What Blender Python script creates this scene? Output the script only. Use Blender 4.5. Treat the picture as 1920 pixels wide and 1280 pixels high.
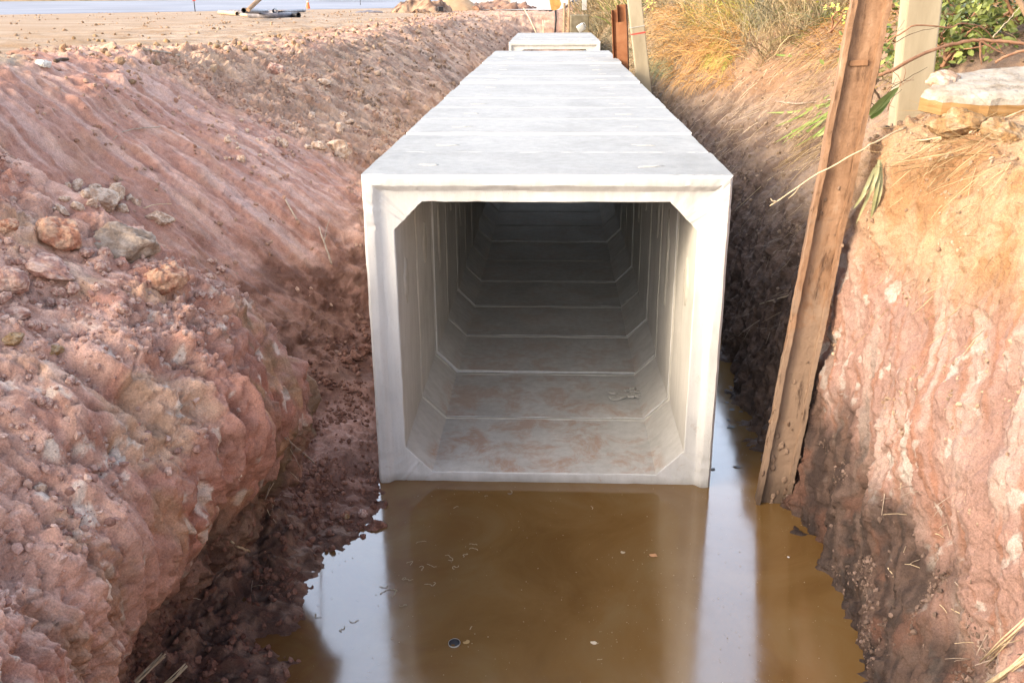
import bpy, bmesh, math, random
import numpy as np
from mathutils import Vector, Matrix
from mathutils.bvhtree import BVHTree
R = math.radians
random.seed(7); rng = np.random.default_rng(11)
scene = bpy.context.scene
C = scene.collection
for o in list(bpy.data.objects): bpy.data.objects.remove(o)

# ------------------------------------------------------------------ camera
F_PX, PITCH, YAW, ROLL = 1756.34, R(20.2107), R(2.5617), R(-0.3307)
CAM = Vector((0, 0, 3.4208))
fw = Vector((-math.sin(YAW)*math.cos(PITCH), math.cos(YAW)*math.cos(PITCH), -math.sin(PITCH)))
rt = Vector((math.cos(YAW), math.sin(YAW), 0)); up = rt.cross(fw)
rt2 = rt*math.cos(ROLL)+up*math.sin(ROLL); up2 = -rt*math.sin(ROLL)+up*math.cos(ROLL)
cd = bpy.data.cameras.new('camera'); cam = bpy.data.objects.new('camera', cd); C.objects.link(cam)
cd.sensor_fit = 'HORIZONTAL'; cd.sensor_width = 36; cd.lens = 36*F_PX/1920
cd.clip_start = 0.05; cd.clip_end = 2000
cam.matrix_world = Matrix(((rt2.x, up2.x, -fw.x, CAM.x), (rt2.y, up2.y, -fw.y, CAM.y), (rt2.z, up2.z, -fw.z, CAM.z), (0, 0, 0, 1)))
scene.camera = cam

# ------------------------------------------------------------------ light
SUN_EL, SUN_AZ = R(24), R(-119)          # azimuth from +Y towards +X: the sun stands to the left, a little behind the camera
sd = Vector((math.sin(SUN_AZ)*math.cos(SUN_EL), math.cos(SUN_AZ)*math.cos(SUN_EL), math.sin(SUN_EL)))
w = bpy.data.worlds.new("World"); scene.world = w; w.use_nodes = True
nt = w.node_tree; nt.nodes.clear()
sky = nt.nodes.new('ShaderNodeTexSky'); sky.sky_type = 'NISHITA'; sky.sun_disc = False
sky.sun_elevation = SUN_EL; sky.sun_rotation = SUN_AZ; sky.air_density = 1.0; sky.dust_density = 6.0; sky.ozone_density = 1.0
bg = nt.nodes.new('ShaderNodeBackground'); bg.inputs[1].default_value = 0.10
wo = nt.nodes.new('ShaderNodeOutputWorld')
nt.links.new(sky.outputs[0], bg.inputs[0])
# bright patch added to the unseen sky ahead, to brighten the water's reflection
tcw = nt.nodes.new('ShaderNodeTexCoord'); dp = nt.nodes.new('ShaderNodeVectorMath'); dp.operation = 'DOT_PRODUCT'; dp.inputs[1].default_value = (0, math.cos(R(31)), math.sin(R(31)))
nt.links.new(tcw.outputs['Generated'], dp.inputs[0])
nzw = nt.nodes.new('ShaderNodeTexNoise'); nzw.inputs['Scale'].default_value = 3.5; nzw.inputs['Detail'].default_value = 6; nt.links.new(tcw.outputs['Generated'], nzw.inputs['Vector'])
ma = nt.nodes.new('ShaderNodeMath'); ma.operation = 'MULTIPLY_ADD'; ma.inputs[1].default_value = .16; nt.links.new(nzw.outputs[0], ma.inputs[0]); nt.links.new(dp.outputs['Value'], ma.inputs[2])
mrw = nt.nodes.new('ShaderNodeMapRange'); mrw.interpolation_type = 'SMOOTHSTEP'; mrw.inputs[1].default_value = .92; mrw.inputs[2].default_value = 1.06; mrw.inputs[3].default_value = 0; mrw.inputs[4].default_value = .90
nt.links.new(ma.outputs[0], mrw.inputs[0]); bg2 = nt.nodes.new('ShaderNodeBackground'); bg2.inputs[0].default_value = (.70, .81, 1.0, 1); nt.links.new(mrw.outputs[0], bg2.inputs[1])
ads = nt.nodes.new('ShaderNodeAddShader'); nt.links.new(bg.outputs[0], ads.inputs[0]); nt.links.new(bg2.outputs[0], ads.inputs[1])
# whitish horizon glow added to brighten upright faces and the culvert interior
sxw = nt.nodes.new('ShaderNodeSeparateXYZ'); nt.links.new(tcw.outputs['Generated'], sxw.inputs[0])
mrh = nt.nodes.new('ShaderNodeMapRange'); mrh.interpolation_type = 'SMOOTHSTEP'; mrh.inputs[1].default_value = .62; mrh.inputs[2].default_value = .12; mrh.inputs[3].default_value = 0; mrh.inputs[4].default_value = .35
nt.links.new(sxw.outputs[2], mrh.inputs[0]); bg3 = nt.nodes.new('ShaderNodeBackground'); bg3.inputs[0].default_value = (1.0, .97, .94, 1); nt.links.new(mrh.outputs[0], bg3.inputs[1])
ad2 = nt.nodes.new('ShaderNodeAddShader'); nt.links.new(ads.outputs[0], ad2.inputs[0]); nt.links.new(bg3.outputs[0], ad2.inputs[1]); nt.links.new(ad2.outputs[0], wo.inputs[0])
sl = bpy.data.lights.new('sun', 'SUN'); sl.energy = .44; sl.angle = R(9); sl.color = (1, .83, .64)
so = bpy.data.objects.new('sun', sl); C.objects.link(so); so.rotation_euler = (-sd).to_track_quat('-Z', 'Y').to_euler()
scene.view_settings.view_transform = 'Standard'; scene.view_settings.look = 'None'
scene.view_settings.exposure = 2.24; scene.view_settings.gamma = 1
scene.render.resolution_x = 1024; scene.render.resolution_y = 682
try:
    scene.cycles.max_bounces = 10; scene.cycles.diffuse_bounces = 8
except Exception: pass

# ------------------------------------------------------------------ numpy noise
U = np.uint32
def _h(ix, iy, iz, s):
    h = ix*U(374761393)+iy*U(668265263)+iz*U(2147483647)+U((s*974711) & 0xFFFFFFFF)
    h = (h ^ (h >> U(13)))*U(1274126177); h = (h ^ (h >> U(16)))*U(2246822519)
    return h ^ (h >> U(13))
GR = np.array([(1,1,0),(-1,1,0),(1,-1,0),(-1,-1,0),(1,0,1),(-1,0,1),(1,0,-1),(-1,0,-1),(0,1,1),(0,-1,1),(0,1,-1),(0,-1,-1),(1,1,0),(-1,1,0),(0,-1,1),(0,-1,-1)], np.float32).T.copy()
def perlin(P, s=0):
    P = np.ascontiguousarray(np.asarray(P, np.float32).T); F0 = np.floor(P); I = F0.astype(np.int64).astype(U); Fr = P-F0
    u = Fr*Fr*Fr*(Fr*(Fr*6-15)+10); v = 1-u; out = np.zeros(P.shape[1], np.float32)
    for dx in (0, 1):
        for dy in (0, 1):
            wxy = (u[0] if dx else v[0])*(u[1] if dy else v[1])
            for dz in (0, 1):
                k = _h(I[0]+U(dx), I[1]+U(dy), I[2]+U(dz), s) & U(15)
                out += (GR[0][k]*(Fr[0]-dx)+GR[1][k]*(Fr[1]-dy)+GR[2][k]*(Fr[2]-dz))*wxy*(u[2] if dz else v[2])
    return out
def fbm(P, oct=4, s=0, gain=.5):
    a, t = 1., 0; P = np.asarray(P, float)
    for k in range(oct):
        t = t+a*perlin(P*(2.03**k)+k*17.3, s+k); a *= gain
    return t
def ridged(P, oct=3, s=0):
    a, t = 1., 0
    for k in range(oct):
        t = t+a*(1-2*np.abs(perlin(P*(2.1**k)+k*9.1, s+k))); a *= .5
    return t
def clods(P, s=0, dens=.5, rmax=.62, mask=None):
    """rounded lumps, height in cell units, plus a random tint per lump"""
    P = np.asarray(P, np.float32)
    if mask is not None:
        b0 = np.zeros(len(P), np.float32); t0 = b0.copy(); b1, t1 = clods(P[mask], s, dens, rmax); b0[mask] = b1; t0[mask] = t1; return b0, t0
    F0 = np.floor(P); I = F0.astype(np.int64).astype(U); Q = P-F0; best = np.zeros(len(P), np.float32); tint = best.copy(); K = np.float32(1/65536.)
    for dx in (-1, 0, 1):
        for dy in (-1, 0, 1):
            for dz in (-1, 0, 1):
                h = _h(I[:, 0]+U(dx & 0xFFFFFFFF), I[:, 1]+U(dy & 0xFFFFFFFF), I[:, 2]+U(dz & 0xFFFFFFFF), s); g = h*U(2654435761); g ^= g >> U(15)
                h1 = (h & U(65535))*K; h2 = (h >> U(16))*K; h3 = (g & U(65535))*K; h4 = (g >> U(16))*K
                d2 = (Q[:, 0]-dx-h1)**2+(Q[:, 1]-dy-h2)**2+(Q[:, 2]-dz-h3)**2
                r = np.where(h4 < dens, .2+(rmax-.2)*(h4/dens)**2, 0)
                q = np.sqrt(np.maximum(r*r-d2, 0)); m = q > best
                best = np.where(m, q, best); tint = np.where(m, h4/dens, tint)
    return best, tint
def blocks(P, s=0):
    """broken faces: every cell is a tilted plane, so neighbours meet in sharp steps and edges"""
    P = np.asarray(P, np.float32); F0 = np.floor(P); I = F0.astype(np.int64).astype(U); Q = P-F0; K = np.float32(1/65536.)
    bd = np.full(len(P), 9, np.float32); val = np.zeros(len(P), np.float32); tint = val.copy()
    for dx in (-1, 0, 1):
        for dy in (-1, 0, 1):
            for dz in (-1, 0, 1):
                h = _h(I[:, 0]+U(dx & 0xFFFFFFFF), I[:, 1]+U(dy & 0xFFFFFFFF), I[:, 2]+U(dz & 0xFFFFFFFF), s); g = h*U(2654435761); g ^= g >> U(15)
                a, b, c, t = (h & U(65535))*K, (h >> U(16))*K, (g & U(65535))*K, (g >> U(16))*K
                ex, ey, ez = Q[:, 0]-dx-a, Q[:, 1]-dy-b, Q[:, 2]-dz-c; d2 = ex*ex+ey*ey+ez*ez; m = d2 < bd
                v = (ex*(b-.5)+ey*(c-.5)+ez*(a-.5))*2.2+(t-.5)*.7
                bd = np.where(m, d2, bd); val = np.where(m, v, val); tint = np.where(m, t, tint)
    return val, tint
def blk(P, s, mask):
    v = np.zeros(len(P), np.float32); t = v.copy()+.5; a, b = blocks(P[mask], s); v[mask] = a; t[mask] = b; return v, t
def sst(a, b, x):
    t = np.clip((x-a)/(b-a), 0, 1); return t*t*(3-2*t)
def lerp(a, b, t):
    return np.asarray(a)*(1-t[:, None])+np.asarray(b)*t[:, None]

# ------------------------------------------------------------------ materials
def new_mat(name):
    m = bpy.data.materials.new(name); m.use_nodes = True; n = m.node_tree.nodes; n.clear()
    out = n.new('ShaderNodeOutputMaterial'); b = n.new('ShaderNodeBsdfPrincipled'); m.node_tree.links.new(b.outputs[0], out.inputs[0])
    return m, n, m.node_tree.links, b
def ramp(n, stops):
    r = n.new('ShaderNodeValToRGB'); e = r.color_ramp.elements
    while len(e) < len(stops): e.new(.5)
    for k, (p, c) in enumerate(stops):
        e[k].position = p; e[k].color = (*c, 1) if len(c) == 3 else c
    return r
def noise_node(n, l, scale, detail=5, rough=.55, vec=None, dist=0):
    t = n.new('ShaderNodeTexNoise'); t.inputs['Scale'].default_value = scale; t.inputs['Detail'].default_value = detail
    t.inputs['Roughness'].default_value = rough; t.inputs['Distortion'].default_value = dist
    if vec is not None: l.new(vec, t.inputs['Vector'])
    return t
def bump_chain(n, l, b, specs, vec):
    prev = None
    for sc, strength, dist, det in specs:
        t = noise_node(n, l, sc, det, .6, vec); bp = n.new('ShaderNodeBump')
        bp.inputs['Strength'].default_value = strength; bp.inputs['Distance'].default_value = dist
        l.new(t.outputs[0], bp.inputs['Height'])
        if prev: l.new(prev.outputs[0], bp.inputs['Normal'])
        prev = bp
    l.new(prev.outputs[0], b.inputs['Normal'])
def attr_mat(name, rough=.9, bump=((60, .6, .01, 6), (240, .5, .003, 4)), speck=.25, spec=.2, scale=90):
    m, n, l, b = new_mat(name)
    a = n.new('ShaderNodeAttribute'); a.attribute_name = 'Col'
    g = n.new('ShaderNodeNewGeometry'); t = noise_node(n, l, scale, 6, .7, g.outputs['Position'])
    r = ramp(n, [(.25, (1-speck,)*3), (.5, (1, 1, 1)), (.75, (1+speck,)*3)])
    l.new(t.outputs[0], r.inputs[0])
    mx = n.new('ShaderNodeMix'); mx.data_type = 'RGBA'; mx.blend_type = 'MULTIPLY'; mx.inputs[0].default_value = 1
    l.new(a.outputs['Color'], mx.inputs[6]); l.new(r.outputs[0], mx.inputs[7]); l.new(mx.outputs[2], b.inputs['Base Color'])
    l.new(a.outputs['Alpha'], b.inputs['Roughness']) if rough is None else b.inputs['Roughness'].__setattr__('default_value', rough)
    b.inputs['Specular IOR Level'].default_value = spec
    if bump: bump_chain(n, l, b, bump, g.outputs['Position'])
    return m
def simple_mat(name, stops, scale=8, rough=.8, bump=((80, .4, .004, 5),), spec=.3, metal=0, stretch=(1, 1, 1)):
    m, n, l, b = new_mat(name)
    tc = n.new('ShaderNodeTexCoord'); mp = n.new('ShaderNodeMapping'); mp.inputs['Scale'].default_value = stretch
    l.new(tc.outputs['Object'], mp.inputs[0])
    t = noise_node(n, l, scale, 7, .62, mp.outputs[0], .3); r = ramp(n, stops); l.new(t.outputs[0], r.inputs[0]); l.new(r.outputs[0], b.inputs['Base Color'])
    b.inputs['Roughness'].default_value = rough; b.inputs['Specular IOR Level'].default_value = spec; b.inputs['Metallic'].default_value = metal
    if bump: bump_chain(n, l, b, bump, mp.outputs[0])
    return m

M = {}
M['soil'] = attr_mat('soil', rough=None, bump=((14, .55, .035, 8), (55, .8, .014, 7), (190, .8, .005, 5)), speck=.38, scale=120)
M['stone'] = attr_mat('clod', rough=.92, bump=((16, .7, .03, 7), (70, .8, .010, 6), (300, .5, .002, 3)), speck=.35)
M['grass'] = attr_mat('grass', rough=.7, bump=None, speck=.15, scale=30, spec=.25)
M['leaf'] = attr_mat('leaf', rough=.5, bump=None, speck=.2, scale=40, spec=.4)

def concrete_mat(name, inner=False):
    m, n, l, b = new_mat(name)
    tc = n.new('ShaderNodeTexCoord'); g = n.new('ShaderNodeNewGeometry')
    t1 = noise_node(n, l, 1.6, 6, .6, g.outputs['Position'], .4)
    r1 = ramp(n, [(.3, (.54, .54, .525)), (.5, (.63, .63, .615)), (.72, (.68, .68, .665))] if not inner else [(.3, (.46, .45, .42)), (.5, (.54, .53, .50)), (.7, (.60, .59, .56))])
    l.new(t1.outputs[0], r1.inputs[0])
    # brushed, vertically drawn streaks and fine pores
    mp = n.new('ShaderNodeMapping'); mp.inputs['Scale'].default_value = (9, 9, .9); l.new(g.outputs['Position'], mp.inputs[0])
    t2 = noise_node(n, l, 1.7, 5, .6, mp.outputs[0]); r2 = ramp(n, [(.3, (.86, .86, .85)), (.6, (1, 1, 1)), (.8, (1.05, 1.05, 1.04))]); l.new(t2.outputs[0], r2.inputs[0])
    mx = n.new('ShaderNodeMix'); mx.data_type = 'RGBA'; mx.blend_type = 'MULTIPLY'; mx.inputs[0].default_value = 1
    l.new(r1.outputs[0], mx.inputs[6]); l.new(r2.outputs[0], mx.inputs[7])
    t3 = noise_node(n, l, 140, 3, .7, g.outputs['Position']); r3 = ramp(n, [(.30, (.55, .53, .49)), (.38, (1, 1, 1))]); l.new(t3.outputs[0], r3.inputs[0])
    mx2 = n.new('ShaderNodeMix'); mx2.data_type = 'RGBA'; mx2.blend_type = 'MULTIPLY'; mx2.inputs[0].default_value = .8
    l.new(mx.outputs[2], mx2.inputs[6]); l.new(r3.outputs[0], mx2.inputs[7])
    last = mx2.outputs[2]
    sx = n.new('ShaderNodeSeparateXYZ'); l.new(g.outputs['Position'], sx.inputs[0])
    if inner:
        # red mud smeared on the floor, most of it near the mouth
        t4 = noise_node(n, l, 3.2, 8, .72, g.outputs['Position'], .5); r4 = ramp(n, [(.47, (0, 0, 0)), (.60, (1, 1, 1))]); l.new(t4.outputs[0], r4.inputs[0])
        mr = n.new('ShaderNodeMapRange'); mr.inputs[1].default_value = .10; mr.inputs[2].default_value = .16; mr.inputs[3].default_value = 1; mr.inputs[4].default_value = 0; l.new(sx.outputs[2], mr.inputs[0])
        my = n.new('ShaderNodeMapRange'); my.inputs[1].default_value = 6.2; my.inputs[2].default_value = 9.5; my.inputs[3].default_value = .8; my.inputs[4].default_value = .25; l.new(sx.outputs[1], my.inputs[0])
        k = n.new('ShaderNodeMath'); k.operation = 'MULTIPLY'; l.new(mr.outputs[0], k.inputs[0]); l.new(my.outputs[0], k.inputs[1])
        k2 = n.new('ShaderNodeMath'); k2.operation = 'MULTIPLY'; l.new(k.outputs[0], k2.inputs[0]); l.new(r4.outputs[0], k2.inputs[1])
        mm = n.new('ShaderNodeMix'); mm.data_type = 'RGBA'; l.new(k2.outputs[0], mm.inputs[0]); l.new(last, mm.inputs[6]); mm.inputs[7].default_value = (.42, .27, .19, 1)
        last = mm.outputs[2]
    else:
        # damp tide mark just above the water
        t5 = noise_node(n, l, 6, 4, .6, g.outputs['Position']); ad = n.new('ShaderNodeMath'); ad.operation = 'MULTIPLY_ADD'; ad.inputs[1].default_value = -.10
        l.new(t5.outputs[0], ad.inputs[0]); l.new(sx.outputs[2], ad.inputs[2])
        mr = n.new('ShaderNodeMapRange'); mr.inputs[1].default_value = -.05; mr.inputs[2].default_value = .015; mr.inputs[3].default_value = .55; mr.inputs[4].default_value = 0; l.new(ad.outputs[0], mr.inputs[0])
        mm = n.new('ShaderNodeMix'); mm.data_type = 'RGBA'; l.new(mr.outputs[0], mm.inputs[0]); l.new(last, mm.inputs[6]); mm.inputs[7].default_value = (.19, .16, .12, 1)
        last = mm.outputs[2]
        # splashes of red mud on the lower frame
        t7 = noise_node(n, l, 7, 8, .75, g.outputs['Position'], .3); r7 = ramp(n, [(.60, (0, 0, 0)), (.68, (1, 1, 1))]); l.new(t7.outputs[0], r7.inputs[0])
        m7 = n.new('ShaderNodeMapRange'); m7.inputs[1].default_value = 1.3; m7.inputs[2].default_value = .1; m7.inputs[3].default_value = 0; m7.inputs[4].default_value = .6; l.new(sx.outputs[2], m7.inputs[0])
        k7 = n.new('ShaderNodeMath'); k7.operation = 'MULTIPLY'; l.new(r7.outputs[0], k7.inputs[0]); l.new(m7.outputs[0], k7.inputs[1])
        x7 = n.new('ShaderNodeMix'); x7.data_type = 'RGBA'; l.new(k7.outputs[0], x7.inputs[0]); l.new(last, x7.inputs[6]); x7.inputs[7].default_value = (.36, .25, .18, 1); last = x7.outputs[2]
    oi = n.new('ShaderNodeObjectInfo'); mo = n.new('ShaderNodeMapRange'); mo.inputs[3].default_value = .93; mo.inputs[4].default_value = 1.04; l.new(oi.outputs['Random'], mo.inputs[0])
    hs = n.new('ShaderNodeHueSaturation'); l.new(mo.outputs[0], hs.inputs['Value']); l.new(last, hs.inputs['Color']); last = hs.outputs[0]
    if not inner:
        # roof colour turned greyer and darker to offset the strong sky light there
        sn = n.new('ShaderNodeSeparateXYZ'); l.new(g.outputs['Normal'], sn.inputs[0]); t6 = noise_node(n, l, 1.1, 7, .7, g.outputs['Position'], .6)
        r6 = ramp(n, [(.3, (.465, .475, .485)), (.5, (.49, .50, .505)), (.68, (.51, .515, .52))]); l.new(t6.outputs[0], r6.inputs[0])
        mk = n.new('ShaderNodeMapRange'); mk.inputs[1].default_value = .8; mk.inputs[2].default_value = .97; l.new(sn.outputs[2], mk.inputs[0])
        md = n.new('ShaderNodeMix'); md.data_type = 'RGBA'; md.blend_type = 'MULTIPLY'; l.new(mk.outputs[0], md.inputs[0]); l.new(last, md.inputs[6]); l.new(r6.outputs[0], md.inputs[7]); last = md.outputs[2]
    l.new(last, b.inputs['Base Color']); b.inputs['Roughness'].default_value = .82; b.inputs['Specular IOR Level'].default_value = .3
    bump_chain(n, l, b, ((12, .25, .012, 5), (110, .5, .003, 5), (420, .3, .001, 3)), g.outputs['Position'])
    return m
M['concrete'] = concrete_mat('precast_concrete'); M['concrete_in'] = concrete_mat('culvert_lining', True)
M['mortar'] = simple_mat('mortar', [(.3, (.50, .48, .42)), (.7, (.66, .63, .56))], 20, .9, ((90, .7, .006, 5),))
M['mortar_dim'] = simple_mat('old_mortar', [(.3, (.40, .39, .35)), (.7, (.52, .50, .45))], 14, .9, ((90, .6, .004, 5),))
M['scuff'] = simple_mat('scuff', [(.35, (.40, .39, .35)), (.65, (.52, .50, .46))], 30, .95, ((70, .9, .01, 5),))
M['rust'] = simple_mat('rusty_steel', [(.3, (.12, .07, .045)), (.45, (.24, .13, .07)), (.6, (.31, .18, .10)), (.72, (.40, .28, .18))], 3.0, .85, ((25, .4, .006, 6), (160, .6, .002, 4)), stretch=(2.2, 2.2, .55))
def beam_mat():
    m, n, l, b = new_mat('weathered_beam'); tc = n.new('ShaderNodeTexCoord'); mp = n.new('ShaderNodeMapping'); mp.inputs['Scale'].default_value = (4, 4, 1.1); l.new(tc.outputs['Object'], mp.inputs[0])
    t = noise_node(n, l, 3, 8, .68, mp.outputs[0], .4); r = ramp(n, [(.3, (.13, .08, .055)), (.45, (.23, .135, .08)), (.6, (.30, .185, .115)), (.74, (.37, .27, .19))]); l.new(t.outputs[0], r.inputs[0])
    t2 = noise_node(n, l, 2.3, 7, .7, tc.outputs['Object'], .5); sx = n.new('ShaderNodeSeparateXYZ'); l.new(tc.outputs['Object'], sx.inputs[0])
    mz = n.new('ShaderNodeMapRange'); mz.inputs[1].default_value = .4; mz.inputs[2].default_value = 3.2; mz.inputs[3].default_value = .30; mz.inputs[4].default_value = -.10; l.new(sx.outputs[2], mz.inputs[0])
    ad = n.new('ShaderNodeMath'); ad.operation = 'ADD'; l.new(t2.outputs[0], ad.inputs[0]); l.new(mz.outputs[0], ad.inputs[1]); r2 = ramp(n, [(.52, (0, 0, 0)), (.62, (1, 1, 1))]); l.new(ad.outputs[0], r2.inputs[0])
    k = n.new('ShaderNodeMath'); k.operation = 'MULTIPLY'; k.inputs[1].default_value = .8; l.new(r2.outputs[0], k.inputs[0])
    mm = n.new('ShaderNodeMix'); mm.data_type = 'RGBA'; l.new(k.outputs[0], mm.inputs[0]); l.new(r.outputs[0], mm.inputs[6]); mm.inputs[7].default_value = (.25, .18, .13, 1)
    mp3 = n.new('ShaderNodeMapping'); mp3.inputs['Scale'].default_value = (9, 9, 1.6); l.new(tc.outputs['Object'], mp3.inputs[0]); t3 = noise_node(n, l, 2, 6, .65, mp3.outputs[0], .2)
    r3 = ramp(n, [(.34, (.35, .33, .34)), (.44, (1, 1, 1)), (.64, (1, 1, 1)), (.74, (1.35, 1.33, 1.28))]); l.new(t3.outputs[0], r3.inputs[0])
    m4 = n.new('ShaderNodeMix'); m4.data_type = 'RGBA'; m4.blend_type = 'MULTIPLY'; m4.inputs[0].default_value = .9; l.new(mm.outputs[2], m4.inputs[6]); l.new(r3.outputs[0], m4.inputs[7])
    mw_ = n.new('ShaderNodeMapRange'); mw_.inputs[1].default_value = .78; mw_.inputs[2].default_value = .55; mw_.inputs[3].default_value = 1; mw_.inputs[4].default_value = .45; l.new(sx.outputs[2], mw_.inputs[0])
    hs = n.new('ShaderNodeHueSaturation'); l.new(mw_.outputs[0], hs.inputs['Value']); l.new(m4.outputs[2], hs.inputs['Color']); l.new(hs.outputs[0], b.inputs['Base Color'])
    b.inputs['Roughness'].default_value = .88; b.inputs['Specular IOR Level'].default_value = .2; bump_chain(n, l, b, ((9, .6, .02, 6), (45, .7, .008, 6), (200, .6, .003, 4)), tc.outputs['Object']); return m
M['beam'] = beam_mat()
M['rust_red'] = simple_mat('red_rust', [(.3, (.09, .03, .015)), (.5, (.20, .08, .035)), (.7, (.27, .13, .065))], 2.2, .85, ((60, .5, .004, 5),))
M['pole'] = simple_mat('pole_concrete', [(.3, (.25, .21, .145)), (.55, (.35, .305, .22)), (.75, (.42, .38, .29))], 3, .85, ((70, .4, .003, 5),), stretch=(1, 1, .3))
M['slab_top'] = simple_mat('broken_concrete', [(.3, (.21, .17, .13)), (.5, (.33, .30, .26)), (.7, (.40, .38, .35))], 9, .9, ((22, .8, .02, 6), (150, .5, .003, 4)))
M['slab_side'] = simple_mat('formed_concrete', [(.3, (.18, .10, .04)), (.5, (.29, .17, .07)), (.7, (.34, .22, .11))], 5, .8, ((40, .4, .004, 5),), stretch=(1, 1, 7))
M['bark'] = simple_mat('bark', [(.3, (.20, .10, .06)), (.6, (.36, .20, .12)), (.8, (.46, .30, .19))], 14, .8, ((120, .6, .002, 4),))
M['dark_bark'] = simple_mat('dark_root', [(.3, (.05, .035, .025)), (.7, (.13, .09, .06))], 20, .9, ((120, .5, .002, 3),))
M['straw'] = simple_mat('straw', [(.3, (.42, .32, .20)), (.7, (.64, .53, .36))], 30, .8, ((200, .4, .001, 3),))
M['old_wood'] = simple_mat('weathered_wood', [(.3, (.22, .16, .12)), (.7, (.50, .42, .34))], 25, .85, ((150, .5, .002, 4),))
M['iron_pipe'] = simple_mat('iron_pipe', [(.35, (.07, .07, .08)), (.55, (.16, .15, .17)), (.75, (.30, .27, .26))], 2.2, .6, None, spec=.4)
M['tan_pipe'] = simple_mat('tan_pipe', [(.3, (.34, .25, .18)), (.7, (.48, .38, .29))], 2, .8, None)
M['timber'] = simple_mat('timber', [(.3, (.24, .15, .09)), (.7, (.38, .27, .18))], 4, .8, None)
M['black'] = simple_mat('black_plastic', [(.3, (.012, .012, .014)), (.7, (.03, .03, .035))], 5, .5, None)
M['orange'] = simple_mat('orange_plastic', [(.3, (.72, .12, .035)), (.7, (.82, .20, .06))], 5, .5, None)
M['white'] = simple_mat('white_paint', [(.3, (.42, .42, .40)), (.7, (.54, .54, .52))], 6, .6, None)
M['red'] = simple_mat('red_paint', [(.3, (.45, .05, .04)), (.7, (.58, .09, .07))], 5, .6, None)
M['yellow'] = simple_mat('yellow_paint', [(.3, (.28, .16, .05)), (.6, (.42, .26, .08)), (.8, (.40, .33, .22))], 4, .6, None)
M['sand'] = simple_mat('sand', [(.3, (.33, .22, .13)), (.7, (.40, .28, .18))], 3, .95, ((40, .5, .02, 5),))
M['glass'] = simple_mat('car_glass', [(.3, (.02, .025, .03)), (.7, (.03, .035, .04))], 3, .1, None, spec=.6)
M['car'] = simple_mat('car_paint', [(.3, (.03, .04, .08)), (.7, (.045, .06, .11))], 2, .35, None, spec=.6)
M['rubber'] = simple_mat('rubber', [(.3, (.012, .012, .012)), (.7, (.03, .03, .03))], 6, .8, None)
M['brick'] = simple_mat('block_wall', [(.3, (.34, .22, .16)), (.7, (.52, .40, .31))], 3, .9, ((30, .5, .01, 4),))
M['road'] = simple_mat('asphalt', [(.3, (.17, .18, .215)), (.6, (.22, .235, .28)), (.8, (.27, .28, .32))], .15, .8, None, stretch=(1, 1, 1))
M['foam'] = simple_mat('scum', [(.3, (.30, .23, .13)), (.7, (.46, .38, .26))], 40, .9, None)
M['wire'] = simple_mat('wire', [(.3, (.35, .33, .30)), (.7, (.45, .43, .4))], 10, .6, None)

# ------------------------------------------------------------------ object helpers
def tag(o, label=None, cat=None, group=None, kind=None):
    if label: o['label'] = label
    if cat: o['category'] = cat
    if group: o['group'] = group
    if kind: o['kind'] = kind
    return o
def empty(name, loc, label, cat, group=None, rot=(0, 0, 0)):
    o = bpy.data.objects.new(name, None); C.objects.link(o); o.location = loc; o.rotation_euler = rot; o.empty_display_size = .1
    return tag(o, label, cat, group)
def link_mesh(name, me, mat, parent=None, loc=(0, 0, 0), rot=(0, 0, 0), scale=(1, 1, 1)):
    o = bpy.data.objects.new(name, me); C.objects.link(o)
    if mat is not None and not me.materials: me.materials.append(mat)
    o.location = loc; o.rotation_euler = rot; o.scale = scale
    if parent: o.parent = parent
    return o
def np_mesh(name, V, faces, smooth=True, col=None):
    """faces: (n,3) or (n,4) int array"""
    V = np.asarray(V, np.float32); faces = np.asarray(faces, np.int32); k = faces.shape[1]
    me = bpy.data.meshes.new(name); me.vertices.add(len(V)); me.vertices.foreach_set('co', V.ravel())
    me.loops.add(faces.size); me.loops.foreach_set('vertex_index', faces.ravel())
    me.polygons.add(len(faces)); me.polygons.foreach_set('loop_start', np.arange(0, faces.size, k, dtype=np.int32)); me.polygons.foreach_set('loop_total', np.full(len(faces), k, np.int32))
    me.polygons.foreach_set('use_smooth', np.full(len(faces), smooth, bool))
    if col is not None:
        a = me.color_attributes.new('Col', 'FLOAT_COLOR', 'POINT')
        c = np.asarray(col, np.float32)
        if c.shape[1] == 3: c = np.c_[c, np.ones(len(c), np.float32)]
        a.data.foreach_set('color', c.ravel())
    me.update(calc_edges=True); me.validate(clean_customdata=False)
    return me
def bm_mesh(name, bm, smooth=False, angle=None):
    bmesh.ops.recalc_face_normals(bm, faces=bm.faces)
    me = bpy.data.meshes.new(name); bm.to_mesh(me); bm.free()
    if smooth:
        for p in me.polygons: p.use_smooth = True
        if angle: me.set_sharp_from_angle(angle=R(angle))
    return me
def bm_box(bm, lo, hi, mat=None, bevel=0):
    vs = bmesh.ops.create_cube(bm, size=1)['verts']
    c = (Vector(lo)+Vector(hi))/2; s = Vector(hi)-Vector(lo)
    for v in vs: v.co = Vector((v.co.x*s.x, v.co.y*s.y, v.co.z*s.z))+c
    if bevel:
        es = list({e for v in vs for e in v.link_edges})
        r = bmesh.ops.bevel(bm, geom=es, offset=bevel, segments=2, profile=.5, affect='EDGES'); vs = list({v for f in r['faces'] for v in f.verts} | {v for v in vs if v.is_valid})
    if mat is not None: bmesh.ops.transform(bm, matrix=mat, verts=vs)
    return vs
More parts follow.
